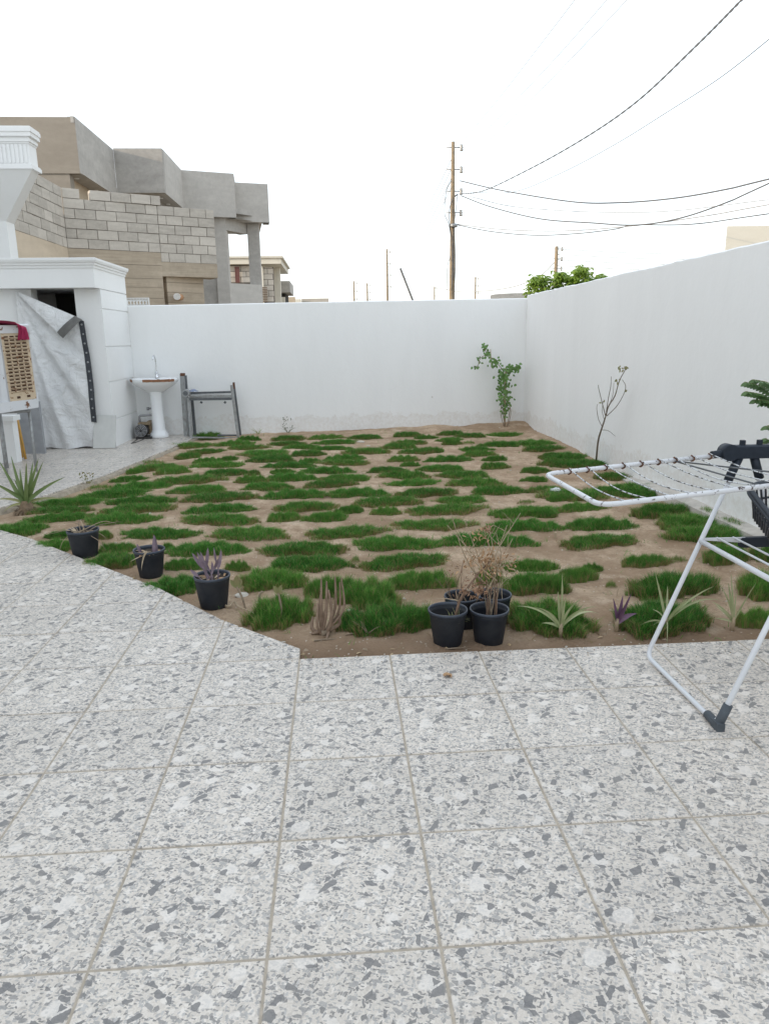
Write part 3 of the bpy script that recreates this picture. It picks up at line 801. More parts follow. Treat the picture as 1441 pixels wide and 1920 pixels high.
def px(x, Y=YP): return atY(x, 480, Y).x
m_ = MB(); m_.box(px(404), px(427), YP, YP+.4, -.2, 5.04); m_.build('column', m_conc, vh)
m_ = MB(); m_.box(px(374)-.3, px(404)-.002, YP+.12, YP+.3, -.2, 5.04); m_.build('front_wall', m_conc, vh)
m_ = MB(); m_.box(px(466, 21.9), px(487, 21.9), 21.9, 22.25, -.2, 5.02); m_.build('column', m_conc, vh)
m_ = MB(); m_.obox((px(427)+.002, YP+.02), (px(488, 21.9), 21.85), -.2, 3.13, .2); m_.build('low_wall', m_conc, vh)
m_ = MB(); m_.obox((px(427)+.002, YP+.06), (px(466, 21.9)-.002, 21.95), 4.70, 5.04, .3); m_.build('lintel', m_conc, vh)
for (x, y, z) in ((-5.67, 15.6, 5.099), (-5.67, 17.0, 5.099), (-4.42, 18.6, 5.199), (-4.42, 19.5, 5.199)):
    l_ = MB(); l_.lathe([(0, -.012), (.055, -.012), (.06, 0)], 14, (x, y, z)); l_.build('ceiling_lamp', m_white, vh)

# ------------------------------------------------------------------ farther houses
def far_box(px0, px1, py0, Y, depth, mat, name, parent, z0=-.2):
    a = atY(px0, py0, Y); b = atY(px1, py0, Y); m_ = MB(); m_.box(a.x, b.x, Y, Y+depth, z0, a.z); return m_.build(name, mat, parent)
fh = empty('cream_house', (-8, 41, 0), 'distant cream house with flat roof and block walls seen past the villa', 'house')
Yh = 40.0
far_box(395, 486, 497, Yh, 6, m_cream, 'wall', fh)
a = atY(380, 487, Yh); b = atY(528, 494, Yh); m_ = MB(); m_.box(a.x, b.x, Yh-.6, Yh+6, a.z-.3, a.z); m_.build('roof', m_cream, fh)
m_ = MB(); m_.box(a.x, b.x+.12, Yh-.7, Yh+6.1, a.z, a.z+.1); m_.build('roof_edge', m_cream, fh)
far_box(487, 492, 499, Yh-.4, .5, m_cream, 'pillar', fh)
far_box(512, 524, 499, Yh+1.5, .5, m_cream, 'pillar', fh)
wq = atY(493, 536, Yh-.02); wp = atY(503, 566, Yh-.02)
def blocks_far(px0, px1, py0, py1, Y, parent):
    p = atY(px0, py1, Y); q = atY(px1, py0, Y); z = p.z; k = 0
    core = MB(); core.box(p.x, q.x, Y+.02, Y+.2, p.z-2, q.z-.01); core.build('mortar', m_mortar, parent)
    while z < q.z-.05:
        x = p.x-(.3 if k % 2 else 0)
        while x < q.x-.05:
            xa, xb = max(x, p.x), min(x+.6, q.x)
            if xb-xa > .08:
                b_ = MB(); b_.box(xa+.015, xb-.015, Y, Y+.1, z+.015, min(z+.3, q.z)-.015); b_.build('block', m_block, parent)
            x += .6
        z += .3; k += 1
blocks_far(494, 512, 500, 566, Yh-.2, fh)
blocks_far(432, 468, 497, 530, Yh-.2, fh)
m_ = MB(); a = atY(440, 500, Yh-.3); b = atY(450, 530, Yh-.3); m_.box(a.x, a.x+.06, Yh-.35, Yh-.3, b.z, a.z)
for i in range(1, 5): m_.box(a.x+i*(b.x-a.x)/5, a.x+i*(b.x-a.x)/5+.05, Yh-.35, Yh-.3, b.z, a.z)
m_.build('red_window_grille', simple('red_paint', (.16, .06, .05), .6), fh)
a = atY(490, 537, Yh-.42); b = atY(502, 566, Yh-.42); m_ = MB()
for i in range(9): m_.box(a.x, b.x, Yh-.45, Yh-.40, b.z+i*(a.z-b.z)/9, b.z+(i+.6)*(a.z-b.z)/9)
m_.build('shutter', simple('brown_shutter', (.20, .15, .11), .7), fh)
fg = empty('block_house_far', (-6, 45, 0), 'distant grey block upper room jutting out beside the cream house', 'building')
far_box(520, 543, 527, 44, 4, m_conc, 'room', fg, atY(530, 548, 44).z)
far_box(523, 535, 548, 45, 3, m_dark, 'opening', fg)
far_box(522, 534, 557, 43.5, .3, m_cream, 'low_wall', fg)
fw = empty('low_yard_wall', (-5, 50, 0), 'distant low brown yard wall above the garden wall', 'wall')
far_box(533, 553, 557, 50, .3, m_conc_tan, 'wall', fw); 
fw = empty('low_yard_wall', (-5, 52, 0), 'distant long grey yard wall with pale end above the garden wall', 'wall')
far_box(565, 616, 560, 52, .3, m_block, 'wall', fw); far_box(548, 564, 561, 51.5, .4, m_cream, 'pale_end', fw)
a = atY(965, 553, 26); tk = MB(); tk.lathe([(.95, -2), (.95, 0), (.88, .02), (.88, -.2), (0, -.2)], 28, (a.x, 26, a.z))
tag(tk.build('round_tank', m_block), 'low round grey concrete tank rim showing above the back wall corner', 'tank')
tb = empty('tan_house', (14, 25, 0), 'tan rendered house top behind the right wall, upper right', 'house')
a = atY(1362, 424, 24); b = atY(1361, 470, 24)
rd = Vector((a.x-CAM.x, 24-CAM.y)).normalized(); P0 = Vector((a.x, 24)); P1 = P0+Vector((9, -.4)); P2, P3 = P1+rd*8+Vector((.6, 0)), P0+rd*8+Vector((.6, 0))
m_ = MB(); m_.prism([P0, P1, P2, P3], b.z-.05, a.z); m_.build('parapet', m_cream, tb)
ins = Vector((.45, .3)); m_ = MB(); m_.prism([P0+ins, P1, P2, P3+ins], -.2, b.z-.052); m_.build('wall', m_conc_tan, tb)

# ------------------------------------------------------------------ utility poles and cables
m_wood = simple('weathered_pole_wood', (.36, .27, .17), .85, .4, 6, .3, 30, col2=(.20, .165, .125))
m_wire = simple('cable', (.13, .13, .135), .6, .2)
m_wirel = simple('thin_bare_cable', (.42, .42, .43), .5, .2)
m_ins = simple('porcelain', (.48, .47, .45), .3, .3)
def pole(px0, pyt, Y, w0, w1, label, ins, lean=0.0, arms=4, mat=None):
    t_ = atY(px0, pyt, Y); b_ = Vector((t_.x-lean, Y, -.3))
    e = empty('utility_pole', (b_.x, Y, 0), label, 'utility pole')
    n_ = 10; pts = [b_.lerp(Vector((t_.x, Y, t_.z)), i/n_) for i in range(n_+1)]
    m_ = MB(); m_.tube(pts, [w0+(w1-w0)*i/n_ for i in range(n_+1)], 10); m_.build('shaft', mat or m_wood, e)
    for k in range(arms):
        z = t_.z-ins*(.25+k)
        a_ = MB(); a_.tube([(t_.x-.28, Y, z), (t_.x+.42, Y, z)], .022, 6); br = a_.build('bracket', m_steel, e)
        i_ = MB(); i_.lathe([(0, -.14), (.06, -.14), (.085, -.09), (.05, -.05), (.085, 0), (.05, .05), (.07, .1), (.0, .13)], 10, (t_.x+.36, Y, z)); i_.build('insulator', m_ins, br)
    return e, t_
PY = 30.0
ep, pt = pole(849, 266, PY, .155, .075, 'tall wooden utility pole with four insulators and hanging cables', .86)
# loops of cable lashed to the pole
for pts, r_ in (([(846, 338), (836, 360), (833, 400), (840, 418), (845, 450), (849, 520)], .014), ([(848, 372), (842, 395), (843, 425), (850, 470), (846, 545)], .017),
                ([(857, 366), (854, 395), (851, 420), (848, 470), (852, 530)], .013), ([(844, 480), (838, 505), (839, 565), (838, 580)], .012), ([(851, 420), (853, 500), (849, 575)], .015)):
    m_ = MB(); m_.tube(smooth_path([atY(x, y, PY-.15-.02*i) for i, (x, y) in enumerate(pts)]), r_, 6); m_.build('cable_loop', m_wire, ep)
m_ = MB(); m_.tube([atY(850, 420, PY-.2), atY(850, 426, PY-.2)], .16, 10); m_.build('clamp', m_steel, ep)
m_ = MB(); m_.tube([atY(851, 369, PY), atY(858, 364, PY)], .03, 6); m_.build('cable_arm', m_steel, ep)
pole(725, 467, 80, .16, .09, 'thin distant pole with cross brackets left of the tall pole', 1.2)
pole(663, 527, 95, .14, .09, 'leftmost small distant pole above the back wall', 1.0, arms=3)
pole(688, 531, 105, .15, .1, 'second small distant pole from the left above the back wall', 1.0)
pole(814, 537, 120, .14, .1, 'faint distant pole just left of the tall pole', 1.2, arms=2)
pole(891, 519, 95, .15, .09, 'small distant pole just right of the tall pole', .9)
pole(1043, 462, 45, .15, .11, 'dark wooden pole standing behind the leafy tree', .6)
a = atY(750, 503, 60); b = atY(776, 570, 60); m_ = MB(); m_.tube([a, b, Vector((b.x+.9, 60, -.2))], .09, 8)
tag(m_.build('leaning_post', m_wire), 'slanting grey post leaning left above the back wall', 'post')
def cable(label, pts, Ya, Yb, r, mat, twist=False):
    n_ = len(pts); P = []
    x0, x1 = pts[0][0], pts[-1][0]
    for x, y in pts:
        t_ = (x-x0)/(x1-x0)
        Y = 1/((1-t_)/(Ya+3)+t_/(Yb+3))-3          # straight in plan
        P.append(atY(x, y, Y))
    if pts[-1][0] > 1400 or pts[-1][1] < 0: P.append(P[-1]+(P[-1]-P[-2]).normalized()*9)      # runs on past the yard
    P = smooth_path(P, 10)
    m_ = MB()
    if twist:
        for ph in (0, math.pi):
            q = []
            for i, p in enumerate(P):
                for s_ in range(3):
                    if i == len(P)-1 and s_: break
                    pp_ = p.lerp(P[min(i+1, len(P)-1)], s_/3); a_ = (i*3+s_)*.9+ph
                    q.append(pp_+Vector((.0, math.cos(a_), math.sin(a_)))*r*.8)
            m_.tube(q, r*.8, 6)
    else: m_.tube(P, r, 6)
    return tag(m_.build('overhead_cable', mat), label, 'cable', 'overhead cables strung from the poles')
cable('thick twisted cable climbing from the pole to the top right', [(862, 364), (905, 358), (990, 318), (1090, 262), (1190, 193), (1300, 90), (1391, -2), (1470, -85)], PY, 7.0, .013, m_wire, True)
cable('thinner cable climbing right below the twisted cable', [(880, 360), (960, 360), (1050, 325), (1150, 272), (1250, 210), (1350, 145), (1445, 70), (1530, 0)], PY, 9.0, .008, m_wire)
cable('thick sagging cable from the pole to the right edge, upper one', [(862, 339), (940, 357), (1070, 378), (1160, 380), (1260, 372), (1360, 355), (1460, 331)], PY, 15, .020, m_wire)
cable('thick sagging cable crossing below the upper one', [(864, 367), (920, 388), (1010, 410), (1110, 418), (1190, 422), (1270, 410), (1360, 380), (1460, 335)], PY, 15, .019, m_wire)
cable('low sagging cable from the pole clamp, darker of the pair', [(853, 421), (920, 434), (1000, 441), (1080, 438), (1150, 430), (1190, 422), (1300, 420), (1460, 398)], PY, 18, .016, m_wire)
cable('low sagging cable from the pole clamp, paler of the pair', [(853, 420), (940, 430), (1050, 433), (1180, 424), (1320, 405), (1460, 380)], PY, 18, .017, m_wirel)
cable('pale thin cable under the upper sagging cable', [(880, 368), (960, 387), (1100, 397), (1250, 396), (1460, 372)], PY, 20, .014, m_wirel)
cable('thin bare wire from the pole top, leftmost of three', [(857, 277), (930, 190), (1000, 100), (1078, -2), (1120, -60)], PY, 14, .007, m_wirel)
cable('thin bare wire from the pole top, middle of three', [(857, 297), (940, 215), (1040, 110), (1138, -2), (1190, -65)], PY, 14, .007, m_wirel)
cable('thin bare wire from the pole top, rightmost of three', [(857, 318), (960, 222), (1070, 110), (1176, -2), (1230, -62)], PY, 14, .007, m_wirel)
for k, (lab, y0, y1) in enumerate((('topmost', 300, 470), ('second', 318, 480), ('third', 335, 492), ('lowest', 352, 505))):
    cable(lab+' of the faint wires falling left to the distant pole', [(845, y0), (815, y0+62), (780, y0+122), (727, y1)], PY, 80, .012, m_wirel)
cable('thin wire sagging between the distant pole and the tree pole', [(727, 500), (770, 526), (848, 545), (900, 546), (960, 538), (1010, 518), (1043, 488)], 80, 45, .03, m_wirel)
for k, (lab, y0, y1) in enumerate((('highest', 467, 474), ('second', 477, 484), ('third', 487, 494), ('lowest', 498, 505))):
    cable(lab+' of the level wires right of the tree pole', [(1044, y0), (1180, y0+7), (1320, y1+2), (1460, y1-4)], 45, 40, .018, m_wirel)
#PART3
# ------------------------------------------------------------------ grass clumps
def clump_mesh(name, seed, rx, ry, n, hmin, hmax, light=0.2, dry=.04):
    g = np.random.default_rng(seed)
    th = g.uniform(0, 2*np.pi, n); ph = g.uniform(0, 6.28, 5)
    bound = 1 + .13*np.sin(2*th+ph[0]) + .10*np.sin(3*th+ph[1]) + .08*np.sin(5*th+ph[2]) + .07*np.sin(9*th+ph[3]) + .05*np.sin(17*th+ph[4])
    bound = bound*1.04/(np.abs(np.cos(th))**2.7+np.abs(np.sin(th))**2.7)**(1/2.7)
    r = np.sqrt(g.uniform(0, 1, n))*bound; edge = r/bound
    stray = g.uniform(0, 1, n) < .018; r = np.where(stray, r*g.uniform(1, 1.25, n), r)
    x = rx*r*np.cos(th); y = ry*r*np.sin(th)
    lump = .78 + .32*np.sin(x*23+ph[0])*np.sin(y*31+ph[1]) + .15*np.sin(x*51+ph[2])
    h = g.uniform(hmin, hmax, n)*(1-.22*edge**6)*lump
    z0 = .026*(1-edge**3)*(~stray) - .012
    a = g.uniform(0, 2*np.pi, n); lean = g.uniform(.15, .95, n)
    dx = np.cos(a)*lean + .45*edge**2*np.cos(th); dy = np.sin(a)*lean + .45*edge**2*np.sin(th)
    a2 = g.uniform(0, 2*np.pi, n); w = g.uniform(.0011, .0021, n)
    sx, sy = np.cos(a2)*w, np.sin(a2)*w
    mx, my, mz = x+dx*h*.35, y+dy*h*.35, z0+h*.62
    tx, ty, tz_ = x+dx*h*.95, y+dy*h*.95, z0+h*g.uniform(.75, 1.05, n)
    V = np.empty((n, 5, 3))
    V[:, 0] = np.stack([x-sx, y-sy, z0], 1); V[:, 1] = np.stack([x+sx, y+sy, z0], 1)
    V[:, 2] = np.stack([mx+sx*.8, my+sy*.8, mz], 1); V[:, 3] = np.stack([mx-sx*.8, my-sy*.8, mz], 1)
    V[:, 4] = np.stack([tx, ty, tz_], 1)
    b = np.arange(n)*5
    quads = np.stack([b, b+1, b+2, b+3], 1); tris = np.stack([b+3, b+2, b+4], 1)
    me = bpy.data.meshes.new(name)
    me.vertices.add(n*5); me.vertices.foreach_set('co', V.ravel())
    loops = np.concatenate([quads, tris], 1).ravel()           # 4+3 per blade
    me.loops.add(n*7); me.loops.foreach_set('vertex_index', loops)
    me.polygons.add(n*2)
    st = np.stack([np.arange(n)*7, np.arange(n)*7+4], 1).ravel()
    me.polygons.foreach_set('loop_start', st)
    u = g.uniform(0, 1, n)
    isdry = u < dry*(1+4*(edge > .85)); mi = np.where(isdry, 2, np.where(u > 1-light, 1, 0))
    for m_ in (m_grass, m_grass_l, m_dry): me.materials.append(m_)
    me.polygons.foreach_set('material_index', np.repeat(mi, 2).astype(np.int32))
    me.update(calc_edges=True); me.validate()
    at_ = me.attributes.new('tone', 'FLOAT', 'POINT'); at_.data.foreach_set('value', np.repeat(g.uniform(0, 1, n), 5))
    return me
VAR = [clump_mesh('grass', 10+k, .27, .16, 6800, .038, .070, .12+.09*(k % 4), .05+.04*(k % 3)) for k in range(10)]
BIG = [clump_mesh('grass', 40+k, .27, .16, 9000, .050, .090, .16+.16*(k % 3), .09) for k in range(6)]
THIN = [clump_mesh('grass', 60+k, .27, .16, 900, .025, .055, .4, .25) for k in range(3)]
CA = (0, 790, .2776); CB = (300, 790, .2776); CC = (660, 790, .2776); CD = (300, 930, .2776); CE = (660, 930, .2776); CF = (1020, 790, .2922)
CL = [
 (CA, [(0, 285, 665, 775), (330, 480, 705, 795), (250, 500, 780, 895), (215, 590, 610, 680), (230, 600, 560, 622), (280, 690, 520, 580), (600, 980, 465, 520), (755, 1155, 515, 568), (705, 1150, 575, 625), (610, 1045, 620, 695), (780, 980, 365, 410), (780, 1150, 415, 465), (930, 1245, 280, 335), (860, 970, 322, 355), (1060, 1290, 320, 358), (840, 1320, 725, 800), (665, 930, 810, 890), (600, 940, 882, 1012), (980, 1365, 1010, 1195), (1100, 1170, 815, 870), (650, 765, 730, 800), (590, 770, 428, 462), (1190, 1360, 210, 255), (960, 1110, 250, 290)]),
 (CB, [(220, 430, 68, 125), (530, 670, 92, 130), (760, 970, 90, 130), (1000, 1240, 92, 125), (1280, 1500, 84, 118), (110, 350, 135, 185), (395, 625, 132, 165), (220, 440, 182, 220), (480, 710, 162, 192), (745, 980, 132, 165), (540, 880, 185, 245), (860, 1060, 160, 190), (1060, 1310, 122, 155), (1040, 1270, 165, 200), (880, 1110, 195, 235), (240, 410, 248, 282), (410, 520, 235, 262), (250, 540, 285, 315), (600, 910, 246, 277), (290, 600, 330, 362), (600, 670, 340, 362), (715, 1030, 280, 315), (940, 1080, 256, 280), (1250, 1545, 185, 222), (1120, 1370, 232, 262), (1095, 1390, 258, 300), (955, 1290, 315, 358), (755, 895, 335, 358), (735, 1055, 360, 405), (515, 730, 385, 415), (1080, 1400, 368, 405), (560, 890, 420, 468), (995, 1310, 405, 450), (720, 1115, 468, 525), (1145, 1525, 462, 512), (780, 1180, 540, 608), (1325, 1735, 515, 574), (0, 390, 365, 425), (75, 455, 435, 492), (185, 625, 485, 545)]),
 (CC, [(275, 470, 75, 105), (430, 570, 85, 122), (290, 490, 122, 158), (200, 440, 155, 192), (580, 760, 68, 100), (700, 900, 75, 112), (580, 740, 110, 138), (610, 740, 125, 165), (740, 830, 132, 155), (930, 1145, 68, 105), (870, 1120, 130, 175), (1125, 1370, 112, 170), (1160, 1430, 155, 208), (440, 610, 168, 215), (320, 560, 195, 222), (740, 940, 172, 200), (740, 970, 200, 235), (240, 445, 235, 265), (890, 1040, 233, 268), (500, 800, 240, 280), (330, 450, 280, 305), (865, 1060, 292, 325), (440, 770, 296, 345), (105, 360, 306, 348), (575, 930, 330, 385), (175, 520, 346, 390), (240, 590, 388, 440), (645, 1020, 383, 440), (-60, 105, 370, 408), (290, 700, 443, 512), (790, 1170, 455, 500), (1190, 1420, 440, 490), (1150, 1310, 375, 412), (1250, 1460, 212, 250), (1280, 1500, 250, 305), (1130, 1330, 318, 352), (550, 925, 503, 562), (1320, 1460, 500, 540)]),
 (CD, [(200, 620, 45, 120), (160, 665, 120, 200), (345, 880, 200, 290), (720, 960, 122, 175), (990, 1250, 120, 178), (1195, 1355, 65, 120), (1015, 1500, 175, 285), (75, 575, 330, 410), (690, 1255, 300, 408), (710, 1295, 410, 510), (40, 300, 430, 505), (440, 610, 430, 510), (540, 990, 490, 630), (1000, 1330, 575, 690), (1180, 1630, 560, 760), (590, 1050, 670, 895), (0, 80, 225, 290), (1290, 1350, 415, 450)]),
 (CE, [(125, 330, 75, 130), (385, 870, 68, 130), (-60, 60, 72, 112), (30, 580, 250, 365), (40, 650, 368, 500), (245, 660, 535, 635), (290, 790, 130, 235), (600, 1210, 235, 350), (900, 1390, 138, 240), (950, 1390, 82, 140), (1030, 1355, 425, 515), (1000, 1430, 530, 668), (830, 1020, 535, 600), (-80, 520, 722, 945), (1030, 1620, 650, 945), (1120, 1240, 25, 60), (1390, 1480, 510, 575), (320, 560, 690, 900)]),
 (CF, [(10, 270, 190, 262), (40, 410, 235, 300), (330, 540, 320, 385), (290, 760, 388, 470), (480, 790, 418, 500), (0, 390, 420, 515), (70, 410, 515, 580), (-60, 80, 555, 620), (130, 560, 620, 700), (85, 600, 720, 815), (550, 930, 540, 620), (740, 1100, 588, 710), (800, 1330, 668, 790), (495, 800, 838, 940), (790, 910, 838, 905), (1010, 1300, 815, 922), (1320, 1600, 800, 920), (95, 330, 945, 1040), (230, 370, 922, 966), (-60, 150, 1005, 1110), (385, 465, 1005, 1070), (520, 1110, 1005, 1135), (430, 1060, 1150, 1370), (1220, 1520, 1215, 1330), (1230, 1560, 975, 1150), (1095, 1205, 572, 635), (1265, 1385, 665, 720)]),
]
def region(c, wid):
    lk = 'small round tuft of grass' if wid < .3 else 'long low clump of grass' if wid > .62 else 'low oval clump of grass'
    if c.y > 7.0: where = 'in the rows nearest the back wall' + (', left half' if c.x < .5 else ', right half')
    elif c.x > 2.2: where = 'along the foot of the right wall' if c.y > 3 else 'beside the right wall behind the drying rack'
    elif c.x < kerb_x(c.y)+.9: where = 'along the kerb of the raised platform' if c.y > 3.4 else 'along the slanting paving edge'
    elif c.y > 4.6: where = 'in the far middle of the bed' + (', left of centre' if c.x < .4 else ', right of centre')
    elif c.y > 2.2: where = 'in the middle rows of the bed' + (', left of centre' if c.x < .4 else ', right of centre')
    else: where = 'in the front rows' + (', left of the four pots' if c.x < .7 else ', right of the four pots')
    return lk+' '+where, 'grass '+where
SPECIAL = {(4, 14): 'large dense grass clump between the black pots and the strappy plant', (4, 13): 'long grass clump left of the four black pots at the paving edge',
           (5, 22): 'large grass clump behind the purple seedling near the rack leg', (3, 15): 'grass clump behind the two bare seedlings at the paving corner',
           (0, 18): 'broad grass clump between the middle and right small black pots', (0, 0): 'grass clump at the paving edge in front of the yucca',
           (1, 0): 'tall dense grass tuft under the metal stand', (5, 26): 'small grass tuft growing on the wall footing, right one', (5, 25): 'small grass tuft growing on the wall footing, left one'}
gr = random.Random(3)
for ci, (cr, items) in enumerate(CL):
    ox, oy, sc_ = cr
    for k, (xl, xr, yt, yb) in enumerate(items):
        pxl, pxr, pyt, pyb = ox+xl*sc_, ox+xr*sc_, oy+yt*sc_, oy+yb*sc_
        cx = (pxl+pxr)/2
        p = G(cx, pyb, -.03); D = p.y-CAM.y
        p = G(cx, pyb, soil_z(p.x, p.y)); D = p.y-CAM.y
        wid = (pxr-pxl)*D/F_PX*1.01
        hpx = .058*F_PX/D
        q = G(cx, min(pyb-2, pyt+hpx), p.z); dep = q.y-p.y
        dep = max(.40*wid, min(dep*1.08, .9*wid, .66))
        c = Vector((p.x*(1+dep*.5/D), p.y+dep*.5, 0)); c.x = CAM.x+(p.x-CAM.x)*(D+dep*.5)/D
        c.z = soil_z(c.x, c.y)
        tall = (ci in (3, 4, 5) and pyb > 1080) or (ci == 1 and k == 0) or (ci == 5 and k in (10, 11, 12, 15, 16))
        thin = (ci, k) in {(0, 21), (5, 20), (4, 15), (3, 17), (5, 14), (2, 8), (0, 23)}
        me = gr.choice(THIN) if thin else gr.choice(BIG) if tall else gr.choice(VAR)
        if (ci, k) in ((5, 25), (5, 26)): c = Vector((RIGHT_X-.07, c.y, .03)); me = THIN[0]; wid = .1; dep = .22
        o = link('grass_clump', me, None, c)
        o.scale = (wid/.54, dep/.32*gr.uniform(.95, 1.1), gr.uniform(.85, 1.15)*(1.25 if tall else 1.0)*(1.0 if wid > .25 else .85))
        if gr.random() < .5: o.scale.x *= -1
        o.rotation_euler = (0, 0, gr.uniform(-.12, .12))
        lab_, grp_ = region(c, wid)
        tag(o, SPECIAL.get((ci, k), lab_), 'grass', None if (ci, k) in SPECIAL else grp_)

# sparse single shoots and runners between the clumps: nobody could count them
def scatter_blades(n, seed):
    g = random.Random(seed); mb_ = MB()
    while n > 0:
        x = g.uniform(-2.4, 3.0); y = 8.0*g.random()**1.3+.05
        if x < kerb_x(y)+.05 or (x < 0 and y < chain_y(x)+.03): continue
        n -= 1; z = soil_z(x, y); dry_ = g.random() < .6
        for _ in range(g.randint(1, 4)):
            a = g.uniform(0, 6.28); el = g.uniform(.05, 1.0) if dry_ else g.uniform(.6, 1.4)
            d = Vector((math.cos(a)*math.cos(el), math.sin(a)*math.cos(el), math.sin(el)))
            mb_.leaf((x+g.uniform(-.02, .02), y+g.uniform(-.02, .02), z), d, (0, 0, 1), g.uniform(.02, .055), g.uniform(.003, .005), g.uniform(.2, 1.2), 2, 1 if dry_ else 0, 0, lambda t: 1-t*.8)
    return mb_
ss = scatter_blades(900, 5).build('stray_grass', [m_grass_l, m_dry]); tag(ss, 'stray grass shoots and dry runners scattered over the soil', 'grass', kind='stuff')
# pebbles, crumbs and chaff
cr_ = MB(); g = random.Random(9); n = 0
while n < 2600:
    x = g.uniform(-2.4, 3.1); y = 8.1*g.random()**1.5+.02
    if x < kerb_x(y)+.03 or (x < 0 and y < chain_y(x)+.01): continue
    n += 1; z = soil_z(x, y); s_ = g.uniform(.002, .008) if g.random() < .93 else g.uniform(.009, .018); a = g.uniform(0, 6.28)
    v = []
    for dx, dy, dz in ((1, 0, 0), (-.5, .8, 0), (-.6, -.8, .1), (.1, 0, .7), (.0, .1, -.5)):
        v.append((x+s_*(dx*math.cos(a)-dy*math.sin(a))*g.uniform(.7, 1.4), y+s_*(dx*math.sin(a)+dy*math.cos(a))*g.uniform(.7, 1.4), z+s_*dz*g.uniform(.6, 1.2)))
    cr_.add(v, [(0, 1, 3), (1, 2, 3), (2, 0, 3), (1, 0, 4), (2, 1, 4), (0, 2, 4)], g.choice((0, 0, 0, 1, 2)))
for _ in range(150):            # chaff and leaf litter
    x = g.uniform(-2.2, 3.0); y = 5.5*g.random()**2+.04
    if x < kerb_x(y)+.05 or (x < 0 and y < chain_y(x)+.02): continue
    a = g.uniform(0, 6.28); L_ = g.uniform(.012, .045)
    cr_.leaf((x, y, soil_z(x, y)+.003), (math.cos(a), math.sin(a), g.uniform(0, .25)), (0, 0, 1), L_, L_*g.uniform(.12, .45), g.uniform(.1, .6), 3, g.choice((1, 2, 2)), .5)
for _ in range(420):            # crumbs kicked onto the edge of the paving
    x = g.uniform(-2.3, 3.0); e_ = abs(g.gauss(0, .06)); y = (chain_y(x) if x < 0 else 0)-e_-.005; s_ = g.uniform(.0015, .005); a = g.uniform(0, 6.28); v = []
    for dx, dy, dz in ((1, 0, 0), (-.5, .8, 0), (-.6, -.8, .1), (.1, 0, .8), (.0, .1, -.2)): v.append((x+s_*(dx*math.cos(a)-dy*math.sin(a)), y+s_*(dx*math.sin(a)+dy*math.cos(a)), .001+s_*dz))
    cr_.add(v, [(0, 1, 3), (1, 2, 3), (2, 0, 3), (1, 0, 4), (2, 1, 4), (0, 2, 4)], 0)
tag(cr_.build('soil_crumbs', [simple('clod', (.40, .31, .22), .95), simple('pale_pebble', (.60, .55, .47), .9), simple('chaff', (.50, .37, .22), .9)]), 'small clods, pebbles and chaff lying on the soil', 'crumbs', kind='stuff')

# ------------------------------------------------------------------ potted plants
m_potsoil = simple('potting_soil', (.085, .06, .042), .95, .5, 40, .8, 60, .02)
m_sand = simple('caked_soil', (.34, .28, .22), .95, .3, 20, .5, 60)
m_deadstem = simple('dead_stem', (.33, .255, .18), .9, .4, 30, .4)
m_redstem = simple('red_brown_twig', (.26, .165, .11), .85, .4, 30, .3)
m_paletwig = simple('pale_twig', (.48, .375, .255), .85, .3, 30, .3)
m_purple = simple('purple_grey_leaf', (.29, .225, .255), .7, .4, 25, .3, col2=(.185, .13, .17))
m_dryleaf = simple('dry_leaf', (.50, .32, .17), .8, .4, 25, .3, col2=(.33, .19, .10))
m_rustleaf = simple('rust_dry_leaf', (.38, .22, .13), .8, .4, 25, .3)
m_olive = simple('olive_leaf', (.20, .235, .09), .6, .35, 14, .2, col2=(.27, .215, .11))
m_leaf = simple('vine_leaf', (.075, .17, .035), .5, .45, 9, .2, col2=(.13, .25, .055))
m_strap = simple('strap_leaf', (.235, .295, .125), .5, .3, 9, .2, col2=(.42, .42, .24))
def make_pot(root, c, s, filled=.75, soilmat=None):
    H, R, r = .172*s, .090*s, .068*s
    m_ = MB(); prof = [(0, 0), (r*.97, 0), (r, .006*s), (r+(R-r)*.30, H*.30), (r+(R-r)*.34, H*.33), (R*.95, H*.80), (R*.965, H*.82), (R*.97, H-.014*s), (R*.955, H-.012*s), (R*.94, H*.8), (r*1.0, H*.25)]
    m_.lathe(prof, 32, c, 0, 1+rnd.uniform(-.025, .025), 1+rnd.uniform(-.025, .025)); body = m_.build('pot', m_pot, root)
    m_ = MB(); m_.lathe([(R*.965, H-.015*s), (R*1.03, H-.014*s), (R*1.045, H-.006*s), (R*1.03, H), (R*.985, H), (R*.955, H-.008*s), (R*.95, H-.016*s)], 32, c); m_.build('rim', simple('pot_rim', (.05, .062, .085), .4, .3) if 'pot_rim' not in bpy.data.materials else bpy.data.materials['pot_rim'], body)
    zl = H*filled; rl = r+(R-r)*filled*.92
    m_ = MB(); v = [(c[0], c[1], c[2]+zl+.006)]; n_ = 20
    for k in range(1, 5):
        for i in range(n_):
            a = 2*math.pi*i/n_; rr = rl*k/4; v.append((c[0]+rr*math.cos(a), c[1]+rr*math.sin(a), c[2]+zl+.008*noise.noise((c[0]*5+rr*30*math.cos(a), c[1]*5+rr*30*math.sin(a), 1))))
    f = [(0, 1+i, 1+(i+1) % n_) for i in range(n_)]
    for k in range(3):
        for i in range(n_): j = (i+1) % n_; f.append((1+k*n_+i, 1+(k+1)*n_+i, 1+(k+1)*n_+j, 1+k*n_+j))
    m_.add(v, f, 0, True); m_.build('soil', soilmat or m_potsoil, root)
    return c[2]+zl, R
